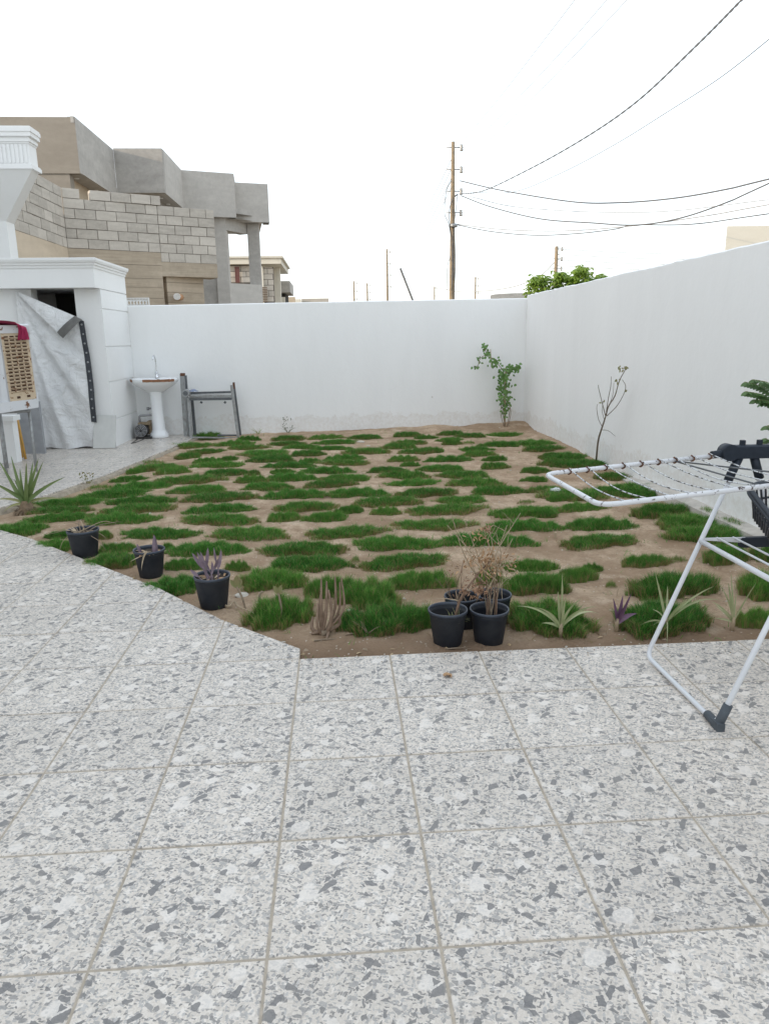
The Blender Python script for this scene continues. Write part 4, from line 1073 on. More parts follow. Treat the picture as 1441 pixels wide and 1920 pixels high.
def twig(mb_, p, d, L, r, g, wob=.25, n=6, mi=0, droop=0.0):
    pts = [Vector(p)]; d = Vector(d).normalized()
    for i in range(n):
        d = (d+Vector((g.uniform(-wob, wob), g.uniform(-wob, wob), g.uniform(-wob, wob)-droop))*.5).normalized()
        pts.append(pts[-1]+d*(L/n))
    mb_.tube(pts, [r*(1-.75*i/n) for i in range(n+1)], 5, mi); return pts
def pot_at(px_, py_, s, dz=.0):
    z = .172*s-.03+dz; p = G(px_, py_, z); return (p.x, p.y, z-.172*s)
pots_small = [((155, 990), 1.12, 'leftmost small black pot with drooping dead stems at the paving edge'), ((279, 1026), 1.02, 'small black pot with few withered purple shoots, middle of the left three'), ((397, 1076), 1.05, 'small black pot with upright purple-grey dead stalks')]
roots = []
for (pp_, s_, lab) in pots_small:
    c = pot_at(*pp_, s_); c = (c[0], c[1], soil_z(c[0], c[1])-.004); r_ = empty('potted_plant', c, lab, 'potted plant', 'small black pots along the slanting paving edge'); roots.append((r_, c, make_pot(r_, c, s_, .86), s_))
g = random.Random(21)
r_, c, (zs, R), s_ = roots[0]
for k in range(10):
    m_ = MB(); a = g.uniform(-.6, 2.2) if k < 7 else g.uniform(2.4, 4); st = (c[0]+g.uniform(-.04, .04), c[1]+g.uniform(-.04, .04), zs)
    twig(m_, st, (math.cos(a), math.sin(a)*.6, g.uniform(.4, 1.2)), g.uniform(.14, .3), .004, g, .5, 8, 0, .28); m_.build('dead_stem', m_deadstem if k % 3 else m_paletwig, r_)
for k in range(3):
    m_ = MB(); a = g.uniform(2.3, 3.6); m_.leaf((c[0]-.03, c[1]-.02, zs), (math.cos(a), math.sin(a), .8), (0, 0, 1), .09, .014, .5); m_.build('dead_leaf', m_paletwig, r_)
r_, c, (zs, R), s_ = roots[1]
for k, (dx, L, t_) in enumerate(((.035, .13, .05), (.05, .12, -.05), (.025, .10, .1), (-.05, .07, -.35))):
    m_ = MB(); m_.leaf((c[0]+dx, c[1]+.01*k-.02, zs-.01), (t_, .05, 1), (0, -1, 0), L, .020, .05, 6, 0, .4); m_.build('withered_leaf', m_purple, r_)
for k in range(9):
    m_ = MB(); a = g.uniform(0, 6.28); m_.leaf((c[0]+g.uniform(-.05, .05), c[1]+g.uniform(-.05, .05), zs+.004), (math.cos(a), math.sin(a), .25), (0, 0, 1), g.uniform(.05, .09), .014, .35); m_.build('dead_leaf', m_paletwig if k % 2 else m_dryleaf, r_)
m_ = MB(); m_.leaf((c[0]+.01, c[1]-.08, zs+.03), (-.1, -.6, .2), (1, 0, .2), .15, .02, 2.2); m_.build('dead_leaf', m_paletwig, r_)
m_ = MB(); m_.leaf((c[0]+.01, c[1]-.08, zs+.012), (-.9, -.5, -.1), (0, 0, 1), .11, .016, .3); m_.build('dead_leaf', m_paletwig, r_)
r_, c, (zs, R), s_ = roots[2]
for k in range(13):
    m_ = MB(); a = g.uniform(0, 6.28); rr = g.uniform(.01, .06); st = Vector((c[0]+rr*math.cos(a), c[1]+rr*math.sin(a), zs-.005))
    d = Vector((g.uniform(-.45, .45)+rr*math.cos(a)*5, rr*math.sin(a)*3, 1)); L = g.uniform(.08, .17)
    pts = twig(m_, st, d, L*.6, .005, g, .2, 4); m_.build('stalk', m_purple, r_)
    m_ = MB(); dd = (pts[-1]-pts[-2]); m_.leaf(pts[-1]-dd*.5, dd, (g.uniform(-1, 1), -1, .3), L*.7, .019, .15, 5, 0, .5); m_.build('withered_leaf', m_purple, r_)
for k in range(16):
    m_ = MB(); a = g.uniform(0, 6.28); rr = g.uniform(0, .07); m_.leaf((c[0]+rr*math.cos(a), c[1]+rr*math.sin(a), zs+.004), (math.cos(a+1), math.sin(a+1), .3), (0, 0, 1), g.uniform(.04, .07), .012, .4); m_.build('dead_leaf', m_dryleaf if k % 2 else m_paletwig, r_)
# trailing dead runner in front of it
m_ = MB(); m_.tube(smooth_path([G(x, y, -.028+h_) for x, y, h_ in ((392, 1130, .0), (408, 1128, .012), (428, 1137, .004), (438, 1128, .02), (448, 1138, .006), (470, 1147, .0), (485, 1158, .012), (500, 1160, .0), (510, 1152, .008))]), [.007-.0001*i for i in range(49)], 6)
tag(m_.build('dead_runner', m_paletwig), 'twisted pale dead stem lying in front of the right small pot', 'dead stem')

big = [((839, 1139), 1.0, .62, 'front left black pot of the cluster of four, with a leaning bare stem'), ((917, 1134), 1.0, .55, 'front right black pot of the cluster of four, with a dry bushy plant'),
       ((866, 1110), .97, .55, 'rear left black pot of the cluster of four, with thin bare twigs'), ((925, 1105), .97, .5, 'rear right black pot of the cluster of four, nearly empty')]
broots = []
for (pp_, s_, fl, lab) in big:
    c = pot_at(*pp_, s_); c = (c[0], c[1], soil_z(c[0], c[1])-.004); r_ = empty('potted_plant', c, lab, 'potted plant', 'cluster of four black pots at the paving edge'); broots.append((r_, c, make_pot(r_, c, s_, fl, m_sand if fl > .6 else None)))
def bits(root, centre, rad, n, mat, name, g, lo=.012, hi=.03, flat=.7):
    m_ = MB()
    for _ in range(n):
        p = Vector(centre)+Vector((g.gauss(0, rad*.5), g.gauss(0, rad*.45), g.gauss(0, rad*.5*flat)))
        d = Vector((g.uniform(-1, 1), g.uniform(-1, 1), g.uniform(-1, .6))); m_.leaf(p, d, (g.uniform(-1, 1), g.uniform(-1, 1), 1), g.uniform(lo, hi), g.uniform(.005, .011), g.uniform(0, .8), 3, 0, .4)
    o = m_.build(name, mat, root); o['kind'] = 'stuff'; return o
g = random.Random(33)
r_, c, (zs, R) = broots[0]
m_ = MB(); b = Vector((c[0]+.03, c[1]-.01, zs)); k1 = b+Vector((.035, .0, .13)); pts = smooth_path([b, b+Vector((.012, 0, .06)), k1, k1+Vector((.08, .02, .10)), k1+Vector((.13, .03, .15))])
m_.tube(pts, [.008-.0002*i for i in range(len(pts))], 6); m_.build('stem', m_redstem, r_)
for k in range(7):
    m_ = MB(); p = pts[6+k*2]; twig(m_, p, (g.uniform(-1, 1), g.uniform(-.6, .6), g.uniform(-.2, .9)), g.uniform(.06, .18), .003, g, .5, 6); m_.build('twig', m_redstem if k % 2 else m_paletwig, r_)
bits(r_, k1+Vector((.02, 0, .02)), .05, 24, m_rustleaf, 'dry_leaves', g)
m_ = MB()
for k in range(70):
    p = (c[0]+g.uniform(.01, .07), c[1]+g.uniform(-.05, .04), zs); m_.leaf(p, (g.uniform(-1, 1), g.uniform(-1, 1), .9), (0, 0, 1), g.uniform(.03, .07), .003, g.uniform(.2, 1), 3)
o = m_.build('green_shoots', m_olive, r_); o['kind'] = 'stuff'
r_, c, (zs, R) = broots[1]
tips = []
for k in range(11):
    m_ = MB(); a = g.uniform(0, 6.28); st = (c[0]+.03*math.cos(a)+.01, c[1]+.025*math.sin(a), zs)
    pts = twig(m_, st, (g.uniform(-.12, .16), g.uniform(-.1, .2), 1), g.uniform(.20, .30), .0045, g, .18, 7); m_.build('stem', m_redstem if k % 2 else m_deadstem, r_); tips.append(pts[-1])
tip_px = [(845, 962), (838, 985), (905, 990), (975, 962), (950, 985), (860, 1000), (960, 1010), (880, 1030), (930, 1000), (915, 985), (870, 975)]
for k, t_ in enumerate(tips):
    q = atY(*tip_px[k % len(tip_px)], c[1]+.06*((k % 4)-1.5)); md = t_.lerp(q, .5)+Vector((g.uniform(-.03, .03), 0, -.03))
    m_ = MB(); pp2 = smooth_path([t_-Vector((0, 0, .03)), md, q]); m_.tube(pp2, [.0032-.00016*i for i in range(len(pp2))], 5)
    for _ in range(3):
        j = g.randint(4, len(pp2)-2); twig(m_, pp2[j], (g.uniform(-1, 1), g.uniform(-.4, .4), .8), g.uniform(.04, .1), .0016, g, .4, 4)
    m_.build('twig', m_paletwig, r_)
bits(r_, atY(915, 1053, c[1]), .11, 240, m_dryleaf, 'dry_leaves', g, .014, .034, .55)
bits(r_, atY(935, 1062, c[1]), .07, 90, m_paletwig, 'dry_leaves', g, .012, .03, .6)
bits(r_, atY(908, 992, c[1]), .03, 22, m_rustleaf, 'dry_leaves', g)
bits(r_, atY(895, 1006, c[1]), .05, 22, m_dryleaf, 'dry_leaves', g)
bits(r_, atY(898, 1105, c[1]-.02), .05, 90, m_rustleaf, 'dry_leaves', g)
r_, c, (zs, R) = broots[2]
for k in range(9):
    m_ = MB(); twig(m_, (c[0]+g.uniform(-.05, .05), c[1]+g.uniform(-.05, .05), zs), (g.uniform(-.5, .5), g.uniform(-.4, .3), 1), g.uniform(.15, .32), .003, g, .4, 8); m_.build('twig', m_redstem if k % 2 else m_deadstem, r_)
bits(r_, (c[0]+.02, c[1], c[2]+.26), .08, 22, m_rustleaf, 'dry_leaves', g)
r_, c, (zs, R) = broots[3]
for k in range(4):
    m_ = MB(); twig(m_, (c[0]+g.uniform(-.06, .05), c[1]+g.uniform(-.05, .05), zs), (g.uniform(-.3, .6), g.uniform(-.4, .3), 1), g.uniform(.1, .25), .0025, g, .4, 7); m_.build('twig', m_paletwig, r_)
# fallen twigs round the pots
g = random.Random(44)
for k, (x, y, L, a, lab) in enumerate(((690, 1190, .22, .2, 'dead branching twig on the soil in front of the grass left of the pots'), (640, 1200, .26, .25, 'long thin bare stick lying on soil near the paving corner'), (860, 1216, .12, -.1, 'short pale twig lying in front of the black pots'))):
    m_ = MB(); p = G(x, y, -.03); z = soil_z(p.x, max(.06, p.y))+.006; d = Vector((math.cos(a), math.sin(a), .04))
    pts = twig(m_, (p.x-L*.5, max(.05, p.y), z), d, L, .0045, g, .18, 9)
    if k == 0:
        for _ in range(7): twig(m_, (p.x, max(.05, p.y), z), (g.uniform(-1, 1), g.uniform(-.3, .5), g.uniform(.1, .9)), g.uniform(.05, .12), .003, g, .4, 5)
    tag(m_.build('stick', m_deadstem), lab, 'stick')

# ------------------------------------------------------------------ garden plants
yp = G(45, 962, -.05); yp.z = soil_z(max(yp.x, -2.62), yp.y)-.0
yc = empty('yucca_plant', yp, 'spiky green yucca growing at the paving edge by the platform', 'yucca')
m_ = MB(); g = random.Random(51); v = []
prof = [(0.075, -.03), (.078, .0), (.07, .03), (.06, .06), (.045, .09), (.03, .12)]
m_.lathe(prof, 14, (yp.x+.03, yp.y, yp.z)); 
for k in range(60):
    a = g.uniform(0, 6.28); zz = g.uniform(0, .07); m_.leaf((yp.x+.03+.06*math.cos(a), yp.y+.06*math.sin(a), yp.z+zz), (math.cos(a), math.sin(a), g.uniform(-.4, .8)), (0, 0, 1), g.uniform(.03, .09), .02, .8, 3, 0, .3)
m_.build('stump', simple('yucca_bark', (.27, .19, .12), .9, .5, 30, .5), yc)
m_yl = simple('yucca_leaf', (.115, .185, .055), .45, .35, 6, .1, 40, col2=(.20, .255, .095)); m_yd = simple('yucca_leaf_pale', (.36, .34, .16), .55, .3, 8, .2, col2=(.28, .30, .12))
yt = [(0, 865, 'g', .2), (22, 858, 'g', .05), (62, 868, 'g', .1), (72, 862, 'g', .05), (50, 870, 'g', .1), (80, 868, 'g', .15), (28, 900, 'g', .1), (118, 893, 'g', .45), (-20, 900, 'g', .4), (38, 880, 'g', .05), (118, 933, 'd', .7), (100, 972, 'd', .9), (6, 960, 'd', 1.2), (-15, 935, 'd', .8)]
for k, (tx, ty, kind_, dr) in enumerate(yt):
    b = Vector((yp.x+.03+g.uniform(-.02, .02), yp.y+g.uniform(-.02, .02), yp.z+.09)); q = atY(tx, ty, yp.y+g.uniform(-.12, .12)); L = (q-b).length*1.04
    d = (q-b).normalized()+Vector((0, 0, dr*.5)); m_ = MB()
    m_.leaf(b, d, (0, -1, .25), L, .038 if kind_ == 'g' else .026, dr, 9, 0, .5, lambda t: (.75+.6*t if t < .3 else .93)*(1-max(0, t-.3)/.7)**.75+.02); m_.build('leaf', m_yl if kind_ == 'g' else m_yd, yc)

def strap_plant(px_, py_, tips_, label, mat, w=.016, name='strap_leaf_plant', cat='plant'):
    b = G(px_, py_, -.03); b.z = soil_z(b.x, max(.06, b.y))-.005
    e = empty(name, b, label, cat)
    m_ = MB(); m_.tube([b, b+Vector((0, 0, .05)), b+Vector((.002, 0, .075))], [.011, .010, .006], 8); m_.build('stem', m_paletwig, e)
    extra = [(px_+rnd.uniform(-38, 38), py_-rnd.uniform(15, 75), rnd.uniform(.1, .8), rnd.uniform(-.06, .06)) for _ in range(4 if name == 'strap_leaf_plant' else 0)]
    for (tx, ty, dr, fl) in tips_+extra:
        s0 = b+Vector((0, 0, .05)); q = atY(tx, ty, b.y+fl); L = (q-s0).length*1.08
        d = (q-s0).normalized()+Vector((0, 0, dr*1.0)); m_ = MB(); m_.leaf(s0, d, (rnd.uniform(-.5, .5), -1, .6), L*1.1, w*rnd.uniform(.8, 1.15), dr*1.9, 10, 0, .45, lambda t: (1-.9*t**2.2)*(.7+.5*min(1, t*3))*.85)
        m_.build('leaf', mat, e)
    return e
strap_plant(1050, 1192, [(1053, 1092, .3, 0), (1102, 1132, .7, -.03), (985, 1132, .6, .03), (1115, 1140, .8, .05), (1046, 1120, .1, .02), (1058, 1128, .1, -.02)], 'pale strappy plant with curled leaves right of the black pots', m_strap)
strap_plant(1246, 1185, [(1231, 1090, .1, .02), (1320, 1105, .4, 0), (1250, 1110, .05, .04), (1180, 1190, 1.0, -.03), (1212, 1188, 1.2, -.02), (1247, 1225, 1.6, -.09), (1340, 1115, .7, .05)], 'straggling strappy plant behind the drying rack leg', m_strap, .014)
strap_plant(1372, 1178, [(1342, 1132, .35, 0), (1370, 1090, .1, .02), (1408, 1105, .2, .0), (1366, 1105, .05, .0), (1378, 1120, .1, .03)], 'small pale strappy plant at far right of the front bed', m_strap, .013)
e = strap_plant(1155, 1182, [(1150, 1130, .1, 0), (1178, 1122, .1, -.01), (1186, 1150, .5, .0), (1165, 1125, .05, .02)], 'little purple-leaved seedling at the paving edge', simple('purple_leaf', (.17, .085, .15), .55, .3, 20, .2), .028, 'purple_seedling', 'seedling')
# two sprouting seedlings and one bare stub
def seedling(px_, py_, tip, leaves, label):
    b = G(px_, py_, -.03); b.z = soil_z(b.x, max(.06, b.y))-.005; e = empty('seedling', b, label, 'seedling'); t_ = atY(*tip, b.y)
    m_ = MB(); m_.tube(smooth_path([b, b.lerp(t_, .5)+Vector((.006, 0, 0)), t_]), .0055, 7); m_.build('stem', m_deadstem, e)
    for (dx, dz, L) in leaves:
        m_ = MB(); m_.leaf(t_-Vector((0, 0, .004)), (dx, -.15, dz), (0, -1, .3), L, L*.45, .1, 5, 0, .35, lambda t: math.sin(math.pi*(t*.9+.1))**.7); m_.build('leaf', m_olive, e)
seedling(460, 1138, (444, 1100), [(-.5, .8, .06), (.05, 1, .075), (.5, .8, .06), (.8, .3, .035)], 'pale two-leaved seedling beside the right small pot')
seedling(528, 1165, (522, 1112), [(-.4, .9, .055), (.3, .9, .055), (.9, .5, .03)], 'thin seedling with a small green leaf in front of grass')
b = G(489, 1150, -.03); m_ = MB(); b.z = soil_z(b.x, b.y)-.005; m_.tube(smooth_path([b, atY(486, 1130, b.y), atY(487, 1115, b.y), atY(492, 1109, b.y)]), [.007-.0001*i for i in range(19)], 7); tag(m_.build('bare_stub', m_deadstem), 'bare leafless stub between the two seedlings', 'seedling')
# dead aloe
b = G(606, 1188, -.03); b.z = soil_z(b.x, b.y)-.01; e = empty('dead_aloe', b, 'withered brown aloe with upright shrivelled leaves near the paving corner', 'plant')
m_al = simple('withered_aloe', (.30, .215, .155), .85, .35, 22, .5, 40, .01, col2=(.18, .12, .08)); g = random.Random(61)
for k, (tx, ty, r0) in enumerate(((602, 1090, .010), (612, 1095, .011), (628, 1085, .010), (640, 1088, .009), (637, 1096, .009), (596, 1135, .010), (586, 1160, .013), (622, 1150, .016), (610, 1145, .017), (600, 1120, .012), (633, 1150, .014), (616, 1110, .012))):
    q = atY(tx, ty, b.y+g.uniform(-.03, .03)); s0 = b+Vector((g.uniform(-.012, .012), g.uniform(-.012, .012), .012)); mid = s0.lerp(q, .5)+Vector(((q.x-b.x)*.45+g.uniform(-.012, .012), g.uniform(-.02, .02), -.012))
    m_ = MB(); P = smooth_path([s0, mid, q, q+Vector((g.uniform(-.006, .006), 0, .008))], 6); n_ = len(P)
    m_.tube(P, [r0*.68*(.7+.7*math.sin(math.pi*min(1, i/n_*1.1+.05)))*(1-.75*(i/n_)) for i in range(n_)], 7); m_.build('leaf', m_al, e)
m_ = MB(); m_.tube([b, b+Vector((0, 0, .035))], [.02, .022], 8); m_.build('stem', m_deadstem, e)
for k, (x0_, y0_, x1_, y1_) in enumerate(((584, 1193, 614, 1188), (612, 1200, 619, 1180))):
    m_ = MB(); P, Q = G(x0_, y0_, -.035), G(x1_, y1_, -.035); P.z = soil_z(P.x, P.y)+.008; Q.z = soil_z(Q.x, Q.y)+.01; m_.tube([P, P.lerp(Q, .5)+Vector((0, 0, .006)), Q], [.005, .009, .004], 7); m_.build('fallen_leaf', m_al, e)

# climbing vine in the far corner
vb = Vector((2.74, 7.86, soil_z(2.74, 7.86)-.02)); e = empty('climbing_vine', vb, 'green climbing vine tied to a cane in the far right corner', 'vine'); g = random.Random(71)
YV = 7.86
m_ = MB(); m_.tube([vb, atY(947, 690, YV)], .012, 7); m_.build('cane', m_paletwig, e)
for pts in ([(946, 800), (942, 770), (945, 740), (944, 700), (930, 680), (912, 662), (907, 650)], [(950, 800), (955, 765), (948, 735), (950, 700), (962, 690), (974, 686)], [(944, 800), (938, 772), (943, 745)], [(952, 798), (957, 772), (951, 750)], [(912, 664), (900, 672), (896, 684), (890, 690)]):
    m_ = MB(); m_.tube(smooth_path([atY(x, y, YV+g.uniform(-.05, .05)) for x, y in pts]), .005, 5); m_.build('vine_stem', m_deadstem, e)
m_ = MB()
spots = [(945, 735, 12, 28, 130), (944, 705, 10, 12, 60), (958, 692, 12, 8, 45), (970, 688, 7, 6, 20), (928, 678, 12, 7, 30), (912, 662, 6, 7, 18), (908, 650, 4, 5, 16), (891, 689, 4, 3, 8), (900, 674, 5, 4, 6), (947, 765, 7, 14, 24)]
for (x, y, sx_, sy_, n_) in spots:
    for _ in range(n_):
        p = atY(x+g.gauss(0, sx_*.5), y+g.gauss(0, sy_*.55), YV+g.uniform(-.10, .10)); a = g.uniform(0, 6.28)
        m_.leaf(p, (math.cos(a), g.uniform(-.7, .2), math.sin(a)-.2), (g.uniform(-.5, .5), -1, .5), g.uniform(.03, .055), g.uniform(.028, .042), .4, 3, 0, .2)
o = m_.build('foliage', m_leaf, e); o['kind'] = 'stuff'
m_ = MB(); m_.tube([atY(919, 655, YV), atY(921, 688, YV)], .006, 6); m_.build('tie_stick', m_paletwig, e)
# bare sapling by the right wall
YS = 4.70; sb = Vector((3.01, YS, soil_z(3.01, YS)-.01)); e = empty('sapling', sb, 'thin bare sapling with few leaves beside the right wall', 'sapling')
def SY(y): return 4.62-.80*(862-y)/170
for k, (pts, r0) in enumerate((([(1117, 862), (1121, 825), (1130, 795), (1135, 780)], .012), ([(1135, 780), (1140, 762), (1152, 742), (1160, 715), (1172, 692)], .007), ([(1135, 782), (1128, 755), (1122, 730), (1121, 722)], .0045), ([(1136, 772), (1140, 745), (1144, 725), (1145, 706)], .0045), ([(1137, 780), (1155, 762), (1168, 740), (1172, 724), (1166, 712)], .0045), ([(1128, 800), (1121, 785), (1118, 765), (1120, 757)], .0035), ([(1128, 806), (1140, 808), (1153, 818)], .003), ([(1133, 790), (1128, 770), (1130, 752)], .003), ([(1140, 764), (1148, 740), (1150, 718)], .003))):
    m_ = MB(); P = smooth_path([atY(x, y, SY(y)+.03*((k % 3)-1)*min(1, j)) for j, (x, y) in enumerate(pts)]); n_ = len(P); m_.tube(P, [r0*(1-.5*i/n_) for i in range(n_)], 6); m_.build('trunk' if k == 0 else 'branch', simple('sapling_bark', (.22, .19, .15), .85) if k == 0 else bpy.data.materials['sapling_bark'], e)
for (x, y, n_) in ((1172, 692, 8), (1162, 690, 5), (1158, 712, 5), (1173, 735, 3), (1128, 752, 2)):
    for _ in range(n_):
        m_ = MB(); a = g.uniform(0, 6.28); m_.leaf(atY(x+g.uniform(-4, 4), y+g.uniform(-5, 5), SY(y)), (math.cos(a), -.3, math.sin(a)), (0, -1, .3), g.uniform(.022, .04), .016, .3, 3, 0, .2); m_.build('leaf', m_olive, e)
# feathery plant entering at the right edge
YR = 1.35; tb_ = atY(1462, 900, YR); e = empty('leafy_sapling', (tb_.x, YR, soil_z(tb_.x, YR)), 'leafy sapling with feathered green leaves at the right edge', 'sapling')
m_ = MB(); m_.tube(smooth_path([(tb_.x, YR, soil_z(tb_.x, YR)-.02), (tb_.x+.01, YR, .5), (tb_.x-.01, YR, 1.0), (tb_.x+.02, YR, 1.4)]), [.012-.0004*i for i in range(19)], 7); m_.build('trunk', m_deadstem, e)
m_gl = simple('feather_leaf', (.06, .135, .035), .45, .35, 20, .1, col2=(.10, .19, .06))
for k, (x0_, y0_, x1_, y1_) in enumerate(((1462, 748, 1395, 716), (1462, 760, 1396, 734), (1465, 735, 1410, 712), (1462, 765, 1412, 750), (1465, 770, 1425, 757), (1462, 842, 1424, 832), (1470, 780, 1520, 750), (1470, 750, 1530, 720), (1465, 855, 1435, 822), (1465, 810, 1436, 800))):
    A_ = atY(x0_, y0_, YR+g.uniform(-.06, .06)); B_ = atY(x1_, y1_, YR+g.uniform(-.10, .04)); P = smooth_path([A_, A_.lerp(B_, .5)+Vector((0, 0, .02)), B_]); m_ = MB(); m_.tube(P, .002, 5); rc = m_.build('leaf_stalk', m_olive, e)
    d = (B_-A_).normalized(); nl = max(4, int((B_-A_).length/.022))
    for j in range(nl):
        p = P[int((j+.5)/nl*(len(P)-1))]
        for sgn in (-1, 1):
            m_ = MB(); up = Vector((0, 0, 1)); sd_ = d.cross(up).normalized()*sgn
            m_.leaf(p, d*.5+sd_*.8+Vector((0, 0, -.25-.3*(sgn > 0))), (0, -1, .55), .046, .024, .25, 4, 0, .15, lambda t: math.sin(math.pi*(t*.92+.05))**.6); m_.build('leaflet', m_gl, rc)
# weeds at the foot of the back wall and by the kerb
def weed(x, y, label, n_, L, mat, dry_=False):
    b = G(x, y, 0); b.y = min(b.y, 8.05); b.z = soil_z(b.x, b.y)-.01; e = tag(MB().add([], []).build('weed', mat), label, 'weed') if False else None
    m_ = MB()
    for _ in range(n_):
        a = g.uniform(0, 6.28); m_.leaf(b, (math.cos(a)*.6, math.sin(a)*.4, 1), (0, -1, .3), L*g.uniform(.6, 1.1), .009, g.uniform(.3, 1.6), 6, 0, .3, lambda t: 1-t*.9)
    if dry_:
        for _ in range(26):
            p = b+Vector((g.uniform(-.07, .07), g.uniform(-.04, .04), L*g.uniform(.3, 1.2))); m_.leaf(p, (g.uniform(-1, 1), 0, 1), (0, -1, 0), .022, .014, .2, 2, 0, .2)
    tag(m_.build('weed', mat), label, 'weed')
weed(484, 814, 'small grassy weed at the foot of the back wall, left one', 10, .17, m_strap)
weed(540, 812, 'wispy seeding weed at the foot of the back wall', 6, .20, simple('weed_grey', (.23, .24, .17), .7), True)
weed(762, 815, 'pale grassy weed at the foot of the back wall, middle one', 9, .10, m_strap)
weed(925, 828, 'pale grassy weed near the vine', 9, .10, m_strap)
weed(312, 903, 'wispy pale weed in the left rows of grass', 9, .14, m_strap)
weed(165, 902, 'small dark leafy weed growing on the platform kerb', 9, .12, m_olive, True)
weed(285, 868, 'pale grassy weed against the platform kerb', 9, .12, m_strap)
weed(236, 905, 'low dark weed below the platform kerb', 9, .10, m_olive)
weed(233, 1050, 'bright leafy weed between the left and middle small pots', 16, .06, m_gl, True)
# small litter
p = G(1041, 926, -.02); bg_ = MB()
for i in range(9):
    for j in range(9): pass
n_ = 10; v = []; f = []
for i in range(n_):
    for j in range(n_):
        a = 2*math.pi*j/n_; t_ = i/(n_-1); r_ = .055*math.sin(math.pi*(.08+.92*t_))*(1+.5*noise.noise((i*.9, math.cos(a)*2, math.sin(a)*2))); v.append((p.x+r_*math.cos(a), p.y+r_*math.sin(a)*.8, p.z+.055*(1-t_)*(1+.4*noise.noise((math.cos(a)*2, i*.6, 3)))))
for i in range(n_-1):
    for j in range(n_): k = (j+1) % n_; f.append((i*n_+j, i*n_+k, (i+1)*n_+k, (i+1)*n_+j))
f.append(tuple(range(n_))); bg_.add(v, f, 0, False); tag(bg_.build('plastic_bag', simple('crumpled_plastic', (.66, .68, .68), .35, .15)), 'crumpled pale plastic bag on the grass under the drying rack', 'plastic bag')
p = G(1040, 1010, -.03); m_ = MB(); m_.box(p.x-.009, p.x+.009, p.y-.006, p.y+.006, p.z-.01, p.z+.045); tag(m_.build('wooden_peg', m_paletwig), 'small pale wooden stub standing in the soil', 'stub')
p = G(840, 1269, 0); m_ = MB(); m_.leaf((p.x-.02, p.y, .004), (1, .2, .12), (0, 0, 1), .04, .028, .35, 5, 0, .6); m_.leaf((p.x, p.y+.01, .004), (.4, -1, .25), (0, 0, 1), .03, .02, .3, 4, 0, .6); tag(m_.build('fallen_leaf', m_dryleaf), 'single brown dry leaf on the patio tiles', 'leaf')
for k, (x, y, s_, lab) in enumerate(((455, 1112, .035, 'flat pale stone beside the right small pot'), (676, 832, .04, 'pale stone on the soil near the back wall'), (690, 838, .025, 'small tan stone near the back wall'), (655, 1143, .014, 'brown pebble between grass clumps at the front'))):
    p = G(x, y, -.02); p.z = soil_z(p.x, p.y); m_ = MB(); bm = bmesh.new(); bmesh.ops.create_icosphere(bm, subdivisions=2, radius=s_)
    vv = [(p.x+q.co.x*1.3*(1+.35*noise.noise(q.co*40+Vector((k*7, 0, 0)))), p.y+q.co.y*(1+.35*noise.noise(q.co*40)), p.z+q.co.z*.5) for q in bm.verts]; ff = [tuple(w_.index for w_ in fc.verts) for fc in bm.faces]; bm.free()
    m_.add(vv, ff, 0, False); tag(m_.build('stone', bpy.data.materials['pale_pebble']), lab, 'stone')
#PART4
# ------------------------------------------------------------------ wash basin, pump, metal stand
bx, by = -2.42, 7.84
wb = empty('wash_basin', (bx, by, 0), 'white ceramic pedestal wash basin with chrome tap by the back wall', 'wash basin')
m_ = MB(); m_.lathe([(0, .0), (.135, 0), (.138, .02), (.128, .06), (.108, .085), (.096, .12), (.085, .40), (.086, .62), (.093, .68), (.092, .70)], 28, (bx, by, .002), 0, 1, .85); m_.build('pedestal', m_china, wb)
n_ = 40; v = []; rings = [(.10, .66, .85, .02), (.17, .70, .9, .0), (.25, .745, 1, 0), (.305, .785, 1, 0), (.335, .82, 1, 0), (.34, .85, 1, 0), (.33, .862, 1, 0), (.31, .862, 1, 0), (.275, .845, 1, -.02), (.22, .79, 1, -.03), (.12, .755, 1, -.03), (.02, .75, 1, -.03)]
for (rx_, z, k, oy_) in rings:
    for i in range(n_):
        a = 2*math.pi*i/n_; sx_ = abs(math.cos(a))**.8*math.copysign(1, math.cos(a)); sy_ = math.sin(a)
        yy = sy_*rx_*(.74 if sy_ < 0 else .66); v.append((bx+sx_*rx_, min(by+yy+oy_, BACK_Y-.012), z))
f = [(k*n_+i, k*n_+(i+1) % n_, (k+1)*n_+(i+1) % n_, (k+1)*n_+i) for k in range(len(rings)-1) for i in range(n_)]
m_ = MB(); m_.add(v, f, 0, True); bowl = m_.build('bowl', m_china, wb)
def rim_chip(a0, a1, z0, z1, seed):
    m_ = MB(); k_ = 16; v = []
    for i in range(k_+1):
        a = a0+(a1-a0)*i/k_; sx_ = abs(math.cos(a))**.8*math.copysign(1, math.cos(a)); r_ = .3435
        e_ = .006*noise.noise((i*.8, seed, 0)); e2 = .010*noise.noise((i*.9, seed, 5))
        v += [(bx+sx_*r_*.985, by+math.sin(a)*r_*.74*.985-.004, z0+e_), (bx+sx_*r_*1.004, by+math.sin(a)*r_*.745-.004, z1+e2)]
    m_.add(v, [(2*i, 2*i+2, 2*i+3, 2*i+1) for i in range(k_)]); m_.build('rim_stain', m_brown, bowl)
rim_chip(math.pi*1.42, math.pi*1.84, .818, .855, 1); rim_chip(math.pi*1.03, math.pi*1.22, .818, .857, 4)
tx_, ty_ = bx-.01, by+.19
m_ = MB(); m_.lathe([(.03, 0), (.03, .02), (.022, .03), (.020, .07), (.024, .075), (.022, .09), (0, .095)], 14, (tx_, ty_, .86)); tapo = m_.build('tap', m_chrome, wb)
